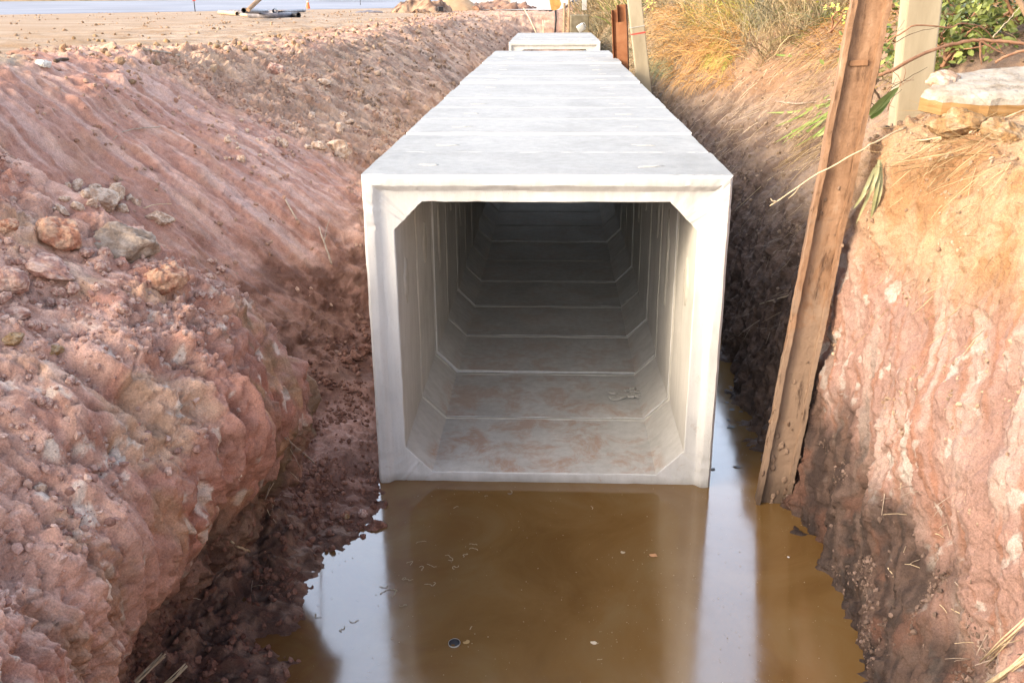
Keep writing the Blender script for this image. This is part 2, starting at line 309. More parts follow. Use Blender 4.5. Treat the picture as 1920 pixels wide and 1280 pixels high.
def tube_arrays(path, radii, seg=8, cap=True, jitter=0):
    P = [Vector(p) for p in path]; V = []; Fc = []; n = len(P)
    ref = Vector((0.13, .21, 1)).normalized()
    for i, p in enumerate(P):
        t = (P[min(i+1, n-1)]-P[max(i-1, 0)]).normalized()
        a = t.cross(ref)
        if a.length < .05: a = t.cross(Vector((1, 0, 0)))
        a.normalize(); b = t.cross(a)
        r = radii[i] if hasattr(radii, '__len__') else radii
        for k in range(seg):
            an = 2*math.pi*k/seg; rr = r*(1+random.uniform(-jitter, jitter))
            V.append(p+a*math.cos(an)*rr+b*math.sin(an)*rr)
    for i in range(n-1):
        for k in range(seg):
            a0 = i*seg+k; a1 = i*seg+(k+1) % seg
            Fc.append((a0, a1, a1+seg, a0+seg))
    if cap:
        Fc.append(tuple(range(seg))[::-1]); Fc.append(tuple(range((n-1)*seg, n*seg)))
    return V, Fc
def tubes_mesh(name, specs, smooth=True):
    V = []; Fc = []
    for sp in specs:
        v, f = tube_arrays(*sp[:2], **(sp[2] if len(sp) > 2 else {})); o = len(V); V += v; Fc += [tuple(i+o for i in q) for q in f]
    me = bpy.data.meshes.new(name); me.from_pydata([tuple(v) for v in V], [], Fc)
    for p in me.polygons: p.use_smooth = smooth
    me.update(); return me
def curve_pts(ctrl, n=24, wob=0.0):
    P = [Vector(c) for c in ctrl]; out = []
    Q = [P[0]*2-P[1]]+P+[P[-1]*2-P[-2]]
    m = len(P)-1
    for i in range(n):
        t = i/(n-1)*m; k = min(int(t), m-1); f = t-k; a, b, c, d = Q[k:k+4]
        p = .5*((2*b)+(-a+c)*f+(2*a-5*b+4*c-d)*f*f+(-a+3*b-3*c+d)*f**3)
        if wob: p = p+Vector([random.uniform(-wob, wob) for _ in range(3)])
        out.append(p)
    return out
def px_dir(x, y): return (fw+rt2*((x-960)/F_PX)-up2*((y-640)/F_PX))
def at_y(x, y, Y):
    d = px_dir(x, y); return CAM+d*(Y/d.y)
def at_z(x, y, z):
    d = px_dir(x, y); return CAM+d*((z-CAM.z)/d.z)

# ------------------------------------------------------------------ terrain lofts
def herm(xs, ys, xq):
    """shape-preserving cubic; xs (n,), ys (n,k) -> (m,k)"""
    xs = np.asarray(xs, float); ys = np.asarray(ys, float); h = np.diff(xs)[:, None]; d = np.diff(ys, axis=0)/h
    m = np.zeros_like(ys); m[0] = d[0]; m[-1] = d[-1]
    s = d[:-1]*d[1:] > 0; hm = 3*(h[:-1]+h[1:])/((2*h[1:]+h[:-1])/np.where(s, d[:-1], 1)+(h[1:]+2*h[:-1])/np.where(s, d[1:], 1))
    m[1:-1] = np.where(s, hm, 0)
    i = np.clip(np.searchsorted(xs, xq, side='right')-1, 0, len(xs)-2); t = ((xq-xs[i])/np.diff(xs)[i])[:, None]; hh = h[i]
    return ys[i]*(1+2*t)*(1-t)**2+m[i]*hh*t*(1-t)**2+ys[i+1]*t*t*(3-2*t)+m[i+1]*hh*t*t*(t-1)
def rows_graded(spec):
    out = []
    for a, b, s0, s1 in spec:
        y = a
        while y < b:
            out.append(y); y += s0+(s1-s0)*(y-a)/(b-a)
    out.append(spec[-1][1]); return np.array(out)
ROWS = rows_graded([(-5, 2.2, .25, .03), (2.2, 6.6, .0095, .0095), (6.6, 13, .0105, .03), (13, 30, .035, .09), (30, 60, .12, .5), (60, 320, .8, 12)])
def loft(stations, counts):
    Ys = [s[0] for s in stations]; A = np.array([[c for p in s[1] for c in p] for s in stations], float)
    G = herm(Ys, A, ROWS).reshape(len(ROWS), -1, 2)
    n = G.shape[1]; us = np.concatenate([np.linspace(i, i+1, counts[i], endpoint=False) for i in range(n-1)]+[[n-1]])
    # profile interpolation (same parameter for every row)
    Q = herm(np.arange(n), G.transpose(1, 0, 2).reshape(n, -1), us).reshape(len(us), len(ROWS), 2).transpose(1, 0, 2)
    P = np.zeros((len(ROWS), len(us), 3)); P[..., 0] = Q[..., 0]; P[..., 2] = Q[..., 1]; P[..., 1] = ROWS[:, None]
    return P, us
def grid_normals(P, flip):
    a = np.gradient(P, axis=0); b = np.gradient(P, axis=1); N = np.cross(a, b); N /= np.linalg.norm(N, axis=2, keepdims=True)+1e-12
    return -N if flip else N
def grid_faces(r, c, flip):
    i = np.arange(r*c).reshape(r, c); f = np.stack([i[:-1, :-1], i[:-1, 1:], i[1:, 1:], i[1:, :-1]], -1).reshape(-1, 4)
    return f[:, ::-1] if flip else f

# profile points: floor, toe, foot, undercut, lip, face, shoulder, upper slope, crest, plateau, far
FAR = -420
Lst = [  # near-end crest and plateau are raised out of view to shade the mound
 (-5,  [(0,-.5),(-1.7,0),(-2.0,.15),(-1.95,.5),(-1.8,.8),(-1.8,1.1),(-2.1,1.5),(-3.0,2.0),(-4.6,3.3),(-12,3.9),(FAR,2.6)]),
 (1.0, [(0,-.5),(-1.45,-.02),(-1.9,.15),(-1.85,.5),(-1.66,.8),(-1.60,1.1),(-1.85,1.5),(-2.7,1.95),(-4.4,3.2),(-12,3.8),(FAR,2.6)]),
 (3.0, [(0,-.5),(-1.45,-.02),(-2.1,.15),(-2.08,.55),(-1.80,.92),(-1.74,1.25),(-1.98,1.62),(-2.7,2.08),(-4.5,3.2),(-12,3.7),(FAR,2.6)]),
 (4.0, [(0,-.5),(-1.45,-.02),(-2.1,.16),(-2.1,.58),(-1.76,1.04),(-1.66,1.40),(-1.90,1.76),(-2.7,2.2),(-4.6,3.15),(-12,3.5),(FAR,2.6)]),
 (4.6, [(0,-.5),(-1.50,-.02),(-2.05,.16),(-2.0,.52),(-1.70,.96),(-1.57,1.34),(-1.80,1.74),(-2.6,2.22),(-4.6,3.1),(-12,3.3),(FAR,2.6)]),
 (5.15,[(0,-.5),(-1.40,-.02),(-1.95,.18),(-1.84,.45),(-1.62,.80),(-1.52,1.18),(-1.74,1.62),(-2.5,2.17),(-4.7,3.0),(-12,3.1),(FAR,2.6)]),
 (5.7, [(0,-.5),(-1.26,-.01),(-1.9,.2),(-1.98,.42),(-2.02,.62),(-2.2,.84),(-2.7,1.15),(-3.5,1.66),(-5.0,2.88),(-12,2.7),(FAR,2.6)]),
 (6.3, [(0,-.5),(-1.25,.02),(-1.6,.2),(-2.0,.3),(-2.25,.40),(-2.55,.58),(-3.1,.95),(-3.95,1.55),(-5.4,2.88),(-12,2.7),(FAR,2.6)]),
 (8.0, [(0,-.5),(-1.2,.12),(-1.5,.3),(-1.85,.42),(-2.05,.58),(-2.35,.85),(-2.95,1.3),(-3.9,2.0),(-5.6,2.92),(-12,2.7),(FAR,2.6)]),
 (9.2, [(0,-.5),(-1.1,.3),(-1.4,.5),(-1.62,.75),(-1.8,.98),(-2.2,1.25),(-2.9,1.68),(-3.8,2.2),(-5.5,2.90),(-12,2.65),(FAR,2.6)]),
 (12,  [(0,-.5),(-1.1,.3),(-1.4,.5),(-1.65,.85),(-1.9,1.15),(-2.3,1.45),(-3.0,1.85),(-3.9,2.3),(-5.2,2.80),(-12,2.6),(FAR,2.6)]),
 (16,  [(0,-.5),(-1.1,.3),(-1.4,.5),(-1.65,.85),(-1.95,1.15),(-2.4,1.5),(-3.1,1.9),(-3.9,2.3),(-4.9,2.62),(-12,2.6),(FAR,2.6)]),
 (26,  [(0,-.5),(-1.1,.3),(-1.4,.5),(-1.65,.85),(-1.95,1.15),(-2.4,1.5),(-3.0,1.9),(-3.7,2.3),(-4.6,2.6),(-12,2.6),(FAR,2.6)]),
 (38,  [(0,.3),(-1.1,.4),(-1.3,.6),(-1.6,.9),(-1.9,1.2),(-2.3,1.55),(-2.9,1.95),(-3.6,2.3),(-4.5,2.6),(-12,2.6),(FAR,2.6)]),
 (45,  [(0,1.2),(-.9,1.3),(-1.1,1.5),(-1.4,1.7),(-1.7,1.9),(-2.1,2.1),(-2.7,2.3),(-3.4,2.5),(-4.3,2.6),(-12,2.6),(FAR,2.6)]),
 (52,  [(0,2.6),(-.9,2.6),(-1.1,2.6),(-1.4,2.6),(-1.7,2.6),(-2.1,2.6),(-2.7,2.6),(-3.4,2.6),(-4.3,2.6),(-12,2.6),(FAR,2.6)]),
 (320, [(0,2.6),(-.9,2.6),(-1.1,2.6),(-1.4,2.6),(-1.7,2.6),(-2.1,2.6),(-2.7,2.6),(-3.4,2.6),(-4.3,2.6),(-12,2.6),(FAR,2.6)]),
]
Rst = [
 (-5,  [(0,-.5),(1.75,0),(1.82,.25),(1.88,.6),(1.95,1.1),(2.05,1.6),(2.2,2.1),(2.5,2.65),(3.0,2.95),(8,3.2),(420,3.4)]),
 (3.2, [(0,-.5),(1.70,0),(1.78,.25),(1.86,.6),(1.93,1.1),(2.03,1.6),(2.17,2.1),(2.45,2.65),(3.0,2.95),(8,3.2),(420,3.4)]),
 (4.1, [(0,-.5),(1.73,0),(1.80,.25),(1.87,.6),(1.94,1.1),(2.04,1.6),(2.17,2.1),(2.45,2.62),(3.0,2.90),(8,3.2),(420,3.4)]),
 (4.9, [(0,-.5),(1.77,0),(1.83,.25),(1.88,.6),(1.95,1.1),(2.04,1.6),(2.16,2.1),(2.42,2.58),(2.95,2.82),(8,3.2),(420,3.4)]),
 (5.5, [(0,-.5),(1.76,0),(1.83,.25),(1.89,.6),(1.96,1.1),(2.04,1.6),(2.12,2.05),(2.24,2.5),(2.85,2.78),(8,3.2),(420,3.4)]),
 (6.05,[(0,-.5),(1.72,0),(1.78,.25),(1.82,.6),(1.87,1.1),(1.92,1.6),(1.99,2.05),(2.10,2.5),(2.55,2.78),(8,3.2),(420,3.4)]),
 (6.5, [(0,-.5),(1.72,0),(1.80,.25),(1.85,.65),(1.89,1.15),(1.94,1.6),(2.02,2.05),(2.2,2.52),(2.9,2.70),(8,3.2),(420,3.5)]),
 (7.2, [(0,-.5),(1.72,0),(1.84,.28),(1.92,.75),(1.99,1.25),(2.1,1.68),(2.28,2.08),(2.62,2.5),(3.1,2.80),(8,3.4),(420,3.5)]),
 (8.1, [(0,-.5),(1.74,0),(1.82,.3),(1.90,.8),(2.0,1.3),(2.14,1.68),(2.45,2.0),(2.95,2.5),(3.8,3.15),(8,3.8),(420,3.6)]),
 (9.2, [(0,-.5),(1.80,0),(1.88,.3),(1.97,.8),(2.09,1.25),(2.25,1.6),(2.55,1.92),(3.05,2.4),(3.9,3.05),(8,3.9),(420,3.8)]),
 (12,  [(0,-.5),(1.7,.05),(1.78,.35),(1.94,.8),(2.09,1.2),(2.26,1.55),(2.6,1.9),(3.0,2.35),(3.9,3.05),(8,4.0),(420,4)]),
 (18,  [(0,-.5),(1.45,.2),(1.55,.5),(1.65,.9),(1.78,1.35),(1.97,1.75),(2.30,2.15),(2.9,2.65),(3.8,3.3),(8,4.1),(420,4)]),
 (28,  [(0,-.5),(1.3,.3),(1.4,.6),(1.5,1.0),(1.65,1.4),(1.85,1.8),(2.2,2.3),(2.8,2.9),(3.6,3.5),(8,4.3),(420,4)]),
 (38,  [(0,.3),(.9,.5),(1.0,.8),(1.1,1.1),(1.25,1.5),(1.45,1.9),(1.8,2.3),(2.4,2.9),(3.2,3.5),(8,4.4),(420,4)]),
 (45,  [(0,1.2),(.4,1.3),(.5,1.5),(.6,1.7),(.8,1.9),(1.1,2.15),(1.5,2.6),(2.0,3.0),(2.8,3.6),(8,4.4),(420,4)]),
 (52,  [(0,2.6),(.2,2.6),(.3,2.65),(.4,2.7),(.6,2.75),(1.0,2.85),(1.4,3.0),(2.0,3.2),(2.8,3.7),(8,4.4),(420,4)]),
 (70,  [(0,2.6),(.2,2.6),(.4,2.6),(.7,2.6),(1.0,2.65),(1.6,2.7),(2.4,2.8),(3.4,3.0),(4.8,3.3),(10,4.2),(420,4)]),
 (320, [(0,2.6),(.2,2.6),(.4,2.6),(.7,2.6),(1.0,2.65),(1.6,2.7),(2.4,2.8),(3.4,3.0),(4.8,3.3),(10,4.0),(420,4)]),
]
def streak(P, dirv, across, along, s, oct=3):
    along = along*.6
    """noise drawn out along dirv"""
    d = np.asarray(dirv, float); d /= np.linalg.norm(d); t = P@d; Q = P-t[:, None]*d
    return fbm(np.c_[Q[:, 0]*across, Q[:, 1]*across, Q[:, 2]*across]+np.outer(t*along, (1, 1, 1)), oct, s)

BX0 = -.0483
def build_left():
    P, us = loft(Lst, [26, 46, 30, 34, 42, 52, 84, 110, 100, 60])
    N = grid_normals(P, True); r, c, _ = P.shape; p = P.reshape(-1, 3); n = N.reshape(-1, 3); x, y, z = p.T
    if n[c*(r//4)+c-30][2] < 0: n = -n
    near = 1-sst(14, 30, y); upn = np.clip(n[:, 2], 0, 1)
    zt = 2.6+.24*sst(17, 11.5, y)*sst(4, 6, y); slope = 1-sst(zt-.13, zt+.12, z+.12*fbm(p*1.1, 2, 3)); slope = slope*sst(-6.6, -5.2, x)
    plate = 1-slope
    far = sst(-10, -30, x)+sst(25, 60, y)
    # the scraped, striped slope (bucket marks run straight down it)
    st = sst(6.9, 7.7, y)*(1-sst(10.2, 11.3, y+.35*fbm(p*1.3, 2, 41)))*sst(-1.9, -2.5, x)*slope*sst(.5, .9, z)
    mound = (1-sst(5.2, 6.0, y))
    d = .09*fbm(p*.9, 3, 1)+.045*(ridged(p*1.7, 3, 5)-.6)
    rough = .028*fbm(p*6, 4, 9)+.014*(ridged(p*11, 3, 15)-.5)+.012*fbm(p*24, 3, 21)
    vis = (y > 2) & (y < 30) & (x > -9) & (z > -.1)
    cl1, ti1 = clods(p*5.2, 31, .42, mask=vis); cl2, ti2 = clods(p*13, 37, .5, mask=vis); cl3, ti3 = clods(p*34, 47, .55, mask=vis)
    clm = sst(-.25, .35, fbm(p*1.3, 3, 71)+.35*upn-.1)*(1-.7*st)
    rubble = sst(9.5, 11, y)*slope
    heap = mound*sst(1.55, 1.95, z)*sst(-1.7, -2.2, x)
    clm = np.clip(clm+.5*rubble+.35*heap, 0, 1.3)
    lump = clm*(cl1/5.2*.20+cl2/13*.8+cl3/34*.9)
    gv = streak(p, (1, -.12, -.62), 5.5, .55, 83, 3)
    groove = st*(.04*gv+.016*fbm(p*9, 4, 85)+.016*streak(p, (1, -.12, -.62), 17, .8, 87, 3))
    # ribs and gullies running down the mound's face
    a0 = fbm(p*.7, 3, 99)
    fc = mound*sst(.35, .7, z)*(1-sst(1.75, 2.1, z))
    rib = fc*(.07*(ridged(np.c_[x*.9+.6*a0, y*1.7+.5*x+1.1*a0, z*.5], 3, 101)-.5)+.05*fbm(np.c_[x*2, y*5, z*1.2], 3, 107)+.035*fbm(np.c_[x*3, y*11+1.5*x, z*3], 3, 109))
    under = sst(.75, .35, z)*sst(-1.2, -1.6, x)*mound*(.10*fbm(p*3.6, 4, 111)+.05*np.abs(fbm(p*9, 3, 117)))
    amp = near*(1-.75*st)*(1-.72*plate)
    kr = np.abs(perlin(p*2.2+.35*fbm(p*5, 2, 161)[:, None], 163)); kr2 = np.abs(perlin(p*5.5+.2*fbm(p*9, 2, 165)[:, None], 167))
    crack = np.exp(-(kr/.022)**2)*sst(.0, .3, fbm(p*1.3, 2, 169))+.6*np.exp(-(kr2/.045)**2)*sst(.05, .35, fbm(p*1.9, 2, 171)); crack = crack*amp*sst(.4, .8, z)*.8
    wp = p+.05*np.stack([fbm(p*5+k*3.3, 3, 190+k) for k in range(3)], 1)
    b1, bt1 = blk(wp*np.array((4.2, 4.6, 1.7)), 191, vis); b2, bt2 = blk(wp*9, 193, vis)
    smo = .78*sst(.02, .28, fbm(p*1.25+4.4, 3, 181))*(1-rubble*.5)
    dd = d*(1-.6*plate)*(1-.5*st)+rough*amp*1.25*(1-smo)+lump*near*(1-.6*plate)*(1-smo)+groove+rib+under-.022*crack+(.034*np.clip(b1, -.6, .6)+.020*np.clip(b2, -.7, .7)*(1-.6*smo))*near*(1-.85*st)*(1-.8*plate)*(.35+.65*np.maximum(fc, .6*rubble))
    dd = dd*(1-.85*np.clip(far, 0, 1))+plate*(.03*fbm(p*.35, 3, 133)+.045*fbm(p*np.array((.9, 1.6, 1)), 4, 135)*sst(9, 13, y))*(1-np.clip(far, 0, 1))
    mud = sst(.45, .15, z)*sst(-1.9, -1.5, x)
    dd = dd*(1-.45*mud)
    dd = dd*sst(-.5, -.05, z)
    # far banks: coarse lumps only
    dd = dd+(1-near)*slope*(.10*fbm(p*1.6, 4, 141))
    dd = dd+.02*sst(10, 14, y)*(1-near)*0
    # crumbled edge along the crest
    crest = np.exp(-((z-2.7)/.22)**2)*sst(-7.5, -6, x)*sst(2, 5, y)*(1-sst(40, 55, y))
    dd = dd+crest*.06*np.maximum(0, fbm(p*3.0, 4, 151))*2
    q = p+n*dd[:, None]
    ib = (np.abs(q[:, 0]-BX0) < 1.215) & (q[:, 1] > 6.17) & (q[:, 1] < 33.6); q[ib, 2] = -.36
    ob = (np.abs(q[:, 0]-BX0) < 1.29) & ~ib & (q[:, 1] > 6.17) & (q[:, 1] < 33.6); q[ob, 2] = np.minimum(q[ob, 2], 1.6)
    # ---- albedo
    a1, a2, a3, a4 = fbm(p*.8, 3, 201), fbm(p*2.6, 4, 205), fbm(p*9, 4, 211), fbm(p*30, 3, 217)
    col = lerp((.36, .185, .135), (.42, .25, .19), sst(-.35, .4, a1+.5*a2))
    col = lerp(col, np.array((.29, .125, .085)), .75*sst(.1, .55, a2+.4*a3))
    col = lerp(col, np.array((.50, .34, .22)), .65*sst(.18, .5, fbm(p*1.9, 4, 223)))
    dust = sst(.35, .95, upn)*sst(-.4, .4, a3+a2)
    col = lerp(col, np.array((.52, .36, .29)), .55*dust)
    col = lerp(col, np.array((.62, .54, .46)), .7*fc*sst(.42, .58, fbm(p*np.array((9, 9, 6)), 5, 227)+.3*a2))
    col = col*(1+.22*a3)[:, None]
    # yellow-brown face stains low on the mound
    col = lerp(col, np.array((.34, .22, .10)), .5*fc*sst(-1.95, -1.6, x)*sst(.15, .45, fbm(p*3, 4, 229)))
    # lumps carry their own tint
    col = col*(1+.16*(bt1-.5)+.16*(bt2-.5))[:, None]
    tt = np.where(cl1*clm > .12, ti1, np.where(cl2*clm > .1, ti2, .5))
    col = col*(1+.30*(tt-.5)[:, None]*np.minimum(1, clm)[:, None])
    # brown crumbs on far slope
    br = sst(9.5, 12.5, y)*slope
    col = lerp(col, lerp((.27, .17, .11), (.47, .33, .23), sst(-.3, .35, fbm(p*2.2, 5, 233))), .72*br)
    col = lerp(col, np.array((.17, .115, .08)), .6*br*sst(.2, .5, fbm(p*np.array((1.5, 3.5, 1.5)), 4, 239)))
    # scraped stripes
    sc = lerp((.29, .155, .12), (.41, .275, .235), sst(-.05, .28, streak(p, (1, -.12, -.62), 7, .9, 241, 4)-.35*np.maximum(0, fbm(p*2.2, 4, 243))))
    sc = lerp(sc, np.array((.34, .275, .27)), .5*sst(.2, .4, streak(p, (1, -.12, -.62), 10, .4, 247, 3))*sst(-3.9, -2.8, x))
    col = lerp(col, sc, .75*st)
    # sandy plateau
    sand = lerp((.36, .26, .175), (.44, .345, .26), sst(-.3, .35, fbm(p*np.array((.5, 1.2, 1)), 4, 251)))
    sand = lerp(sand, np.array((.30, .19, .10)), .6*sst(.15, .45, fbm(p*np.array((1.2, 2.8, 1)), 4, 257)))
    col = lerp(col, sand, sst(.55, .9, plate))
    # wet, dark earth at the bottom
    wetline = z+.35*fbm(p*2.4, 3, 261)
    wet = sst(.62, .10, wetline)*sst(-2.6, -1.9, x)
    dark = lerp((.10, .046, .032), (.18, .088, .06), sst(-.3, .4, a3+a2))
    col = lerp(col, dark, .93*wet)
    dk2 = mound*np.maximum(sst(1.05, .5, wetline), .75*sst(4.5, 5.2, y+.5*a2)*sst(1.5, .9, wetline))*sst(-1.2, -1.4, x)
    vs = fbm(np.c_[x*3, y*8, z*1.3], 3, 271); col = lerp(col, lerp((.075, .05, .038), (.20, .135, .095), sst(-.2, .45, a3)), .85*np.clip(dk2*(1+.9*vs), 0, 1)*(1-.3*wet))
    col = lerp(col, np.array((.17, .12, .07)), .6*fc*sst(.12, .35, vs)*sst(-2.2, -1.7, x)*sst(4.2, 4.9, y))
    gul = sst(5.5, 6.0, y)*(1-sst(9.5, 11, y))*sst(1.45, .75, z+.3*a2)  # dark red-brown gully soil, with the recess's shade painted in
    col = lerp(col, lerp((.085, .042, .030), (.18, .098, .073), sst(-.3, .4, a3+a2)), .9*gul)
    col = lerp(col, np.array((.40, .24, .19)), .7*np.exp(-((y-6.75)/.55)**2-((x+1.62)/.22)**2))
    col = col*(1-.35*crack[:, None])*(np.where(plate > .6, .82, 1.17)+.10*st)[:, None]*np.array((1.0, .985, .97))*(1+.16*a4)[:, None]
    ro = .94-.35*wet*sst(-.2, .3, a3)
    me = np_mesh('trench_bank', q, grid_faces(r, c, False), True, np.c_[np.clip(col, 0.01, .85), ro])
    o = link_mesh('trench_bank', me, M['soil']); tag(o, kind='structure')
    return q.reshape(r, c, 3), o

def build_right():
    P, us = loft(Rst, [20, 34, 44, 50, 50, 52, 60, 60, 70, 40])
    N = grid_normals(P, False); r, c, _ = P.shape; p = P.reshape(-1, 3); n = N.reshape(-1, 3); x, y, z = p.T
    if n[c*(r//4)+c-30][2] < 0: n = -n
    near = 1-sst(14, 30, y); upn = np.clip(n[:, 2], 0, 1)
    nf = 1-sst(6.25, 7.0, y-.9*sst(2.1, 2.6, x))                  # the freshly cut near face
    wall = 1-sst(2.45, 2.8, z)
    SD = (-.22, -.55, -1)
    vis = (y > 2) & (y < 30) & (x < 9) & (z > -.1)
    g1 = streak(p, SD, 4.2, .45, 301, 3); g2 = streak(p, SD, 12, .9, 307, 3); g3 = streak(p, SD, 30, 1.5, 311, 2)
    low = sst(1.55, .8, z+.3*fbm(p*1.7, 2, 313))
    d = .07*fbm(p*1.1, 3, 317)+.035*fbm(p*3, 3, 321)
    bb1, bbt1 = blk(np.c_[x*4, (y+.25*z)*4.5, z*1.6], 381, vis); bb2, bbt2 = blk((p+.03*perlin(p*7, 3)[:, None])*10, 383, vis)
    cut = wall*((.018+.030*low)*g1+.034*bb1*(.25+.75*low)+.015*bb2*(.3+.7*low)+(.009+.014*low)*g2+.006*g3)-wall*.018*sst(.1, .0, np.abs(g1))*sst(.0, .3, g2)
    col_rib = np.exp(-((y-5.85+.2*fbm(p*1.5, 2, 331))/.22)**2)*sst(1.7, .9, z)
    pass
    cl2, ti2 = clods(p*11, 337, .5, mask=vis); cl3, ti3 = clods(p*30, 341, .55, mask=vis)
    crumb = sst(-.1, .4, fbm(p*1.6, 3, 347)+.3*upn+.25*sst(2.2, 2.6, z)-.12)
    rough = .018*fbm(p*8, 4, 351)+.007*fbm(p*26, 3, 357)
    up_l = nf*sst(2.1, 2.6, z)
    hollow = -.12*np.exp(-((y-4.15)/.28)**2-((z-.85)/.28)**2)+-.09*np.exp(-((y-3.6)/.25)**2-((z-.55)/.3)**2)
    dd = d+cut*near+near*crumb*(cl2/11*.75+cl3/30*.8)+near*rough*1.2+.05*up_l*fbm(p*3, 4, 361)+.06*col_rib*near+hollow
    dd = dd+(1-nf)*near*wall*.05*ridged(p*np.array((2, 3.2, 1.1)), 3, 367)*.6
    dd = dd*sst(-.5, -.05, z)*(1-.7*sst(9, 30, x))*(1-.8*sst(55, 80, y))
    dd = dd+(1-near)*.10*fbm(p*1.5, 4, 371)*(1-sst(50, 70, y))
    q = p+n*dd[:, None]
    ib = (np.abs(q[:, 0]-BX0) < 1.215) & (q[:, 1] > 6.17) & (q[:, 1] < 33.6); q[ib, 2] = -.36
    ob = (np.abs(q[:, 0]-BX0) < 1.29) & ~ib & (q[:, 1] > 6.17) & (q[:, 1] < 33.6); q[ob, 2] = np.minimum(q[ob, 2], 1.6)
    # ---- albedo
    a1, a2, a3, a4 = fbm(p*.9, 3, 401), fbm(p*2.8, 4, 405), fbm(p*9, 4, 411), fbm(p*30, 3, 417)
    s1 = streak(p, SD, 5, .5, 421, 3); s2 = streak(p, SD, 14, 1.0, 427, 3)
    col = lerp((.35, .225, .18), (.43, .32, .265), sst(-.3, .35, s1+.4*a2))
    col = lerp(col, np.array((.31, .15, .09)), .65*sst(.15, .5, s2+.6*a1))
    col = lerp(col, np.array((.52, .47, .41)), .8*sst(.44, .56, fbm(p*np.array((7, 7, 6.)), 5, 431)+.35*a1)*sst(2.2, 1.7, z))
    col = lerp(col, np.array((.23, .20, .17)), .55*sst(.28, .5, s1-.3*a1)*sst(1.8, 1.2, z))
    orange = lerp((.36, .205, .09), (.45, .31, .18), sst(-.3, .3, a2))
    col = lerp(col, orange, .85*sst(1.75, 2.3, z+.25*a1+.12*(y-4.5)))
    lowc = lerp((.036, .027, .023), (.105, .074, .058), sst(-.35, .4, s2+.5*a3))  # shade along the lower cut face is painted in as dark brown
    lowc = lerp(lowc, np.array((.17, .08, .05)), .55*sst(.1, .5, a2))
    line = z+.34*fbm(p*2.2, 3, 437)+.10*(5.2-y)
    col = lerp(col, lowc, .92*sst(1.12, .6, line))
    # older bank further on
    ob = lerp((.17, .12, .085), (.28, .21, .15), sst(-.35, .35, a2+.5*fbm(p*np.array((3, 9, 3)), 3, 441)))
    ob = lerp(ob, np.array((.33, .24, .17)), .7*sst(1.9, 2.5, z+.25*a1))
    ob = lerp(ob, np.array((.33, .18, .085)), .6*np.exp(-((y-14)/3)**2)*sst(1.9, 2.4, z))
    ob = lerp(ob, lerp((.11, .078, .06), (.23, .16, .12), sst(-.3, .3, a3)), .85*sst(1.95, 1.1, z+.2*a2))
    ob = lerp(ob, np.array((.24, .19, .10)), .5*sst(14, 20, y))
    col = lerp(col, ob, sst(6.15, 6.6, y-.9*sst(2.15, 2.5, x)))
    col = lerp(col, np.array((.33, .20, .15)), .8*sst(36, 42, y)*sst(2.2, 1.2, x))
    col = col*(1+.12*a4)[:, None]
    wet = sst(.25, .0, z+.1*a2)
    col = col*(1+.14*(bbt1-.5)+.14*(bbt2-.5))[:, None]*np.array((.82, .80, .83))
    me = np_mesh('trench_bank', q, grid_faces(r, c, True), True, np.c_[np.clip(col*(1-.3*wet)[:, None], .01, .85), .94-.4*wet])
    o = link_mesh('trench_bank', me, M['soil']); tag(o, kind='structure')
    return q.reshape(r, c, 3), o

GL, OL = build_left(); GRt, OR = build_right()
def make_bvh(G, rs=3, cs=3):
    g = G[::rs, ::cs]; r, c, _ = g.shape
    return BVHTree.FromPolygons([tuple(v) for v in g.reshape(-1, 3).tolist()], grid_faces(r, c, False).tolist())
ym = ROWS < 120
BL = make_bvh(GL[ym]); BR = make_bvh(GRt[ym])
def hit(x, y):
    """the point of the earth surface seen at a pixel of the photograph, with its normal"""
    d = px_dir(x, y).normalized(); best = None
    for b in (BL, BR):
        h = b.ray_cast(CAM, d)
        if h[0] is not None and (best is None or h[3] < best[2]): best = (h[0], h[1] if h[1].dot(d) < 0 else -h[1], h[3])
    return best
def drop(x, y, z0=8):
    for b in (BL, BR):
        h = b.ray_cast(Vector((x, y, z0)), Vector((0, 0, -1)))
        if h[0] is not None: return h[0]
    return Vector((x, y, 2.6))

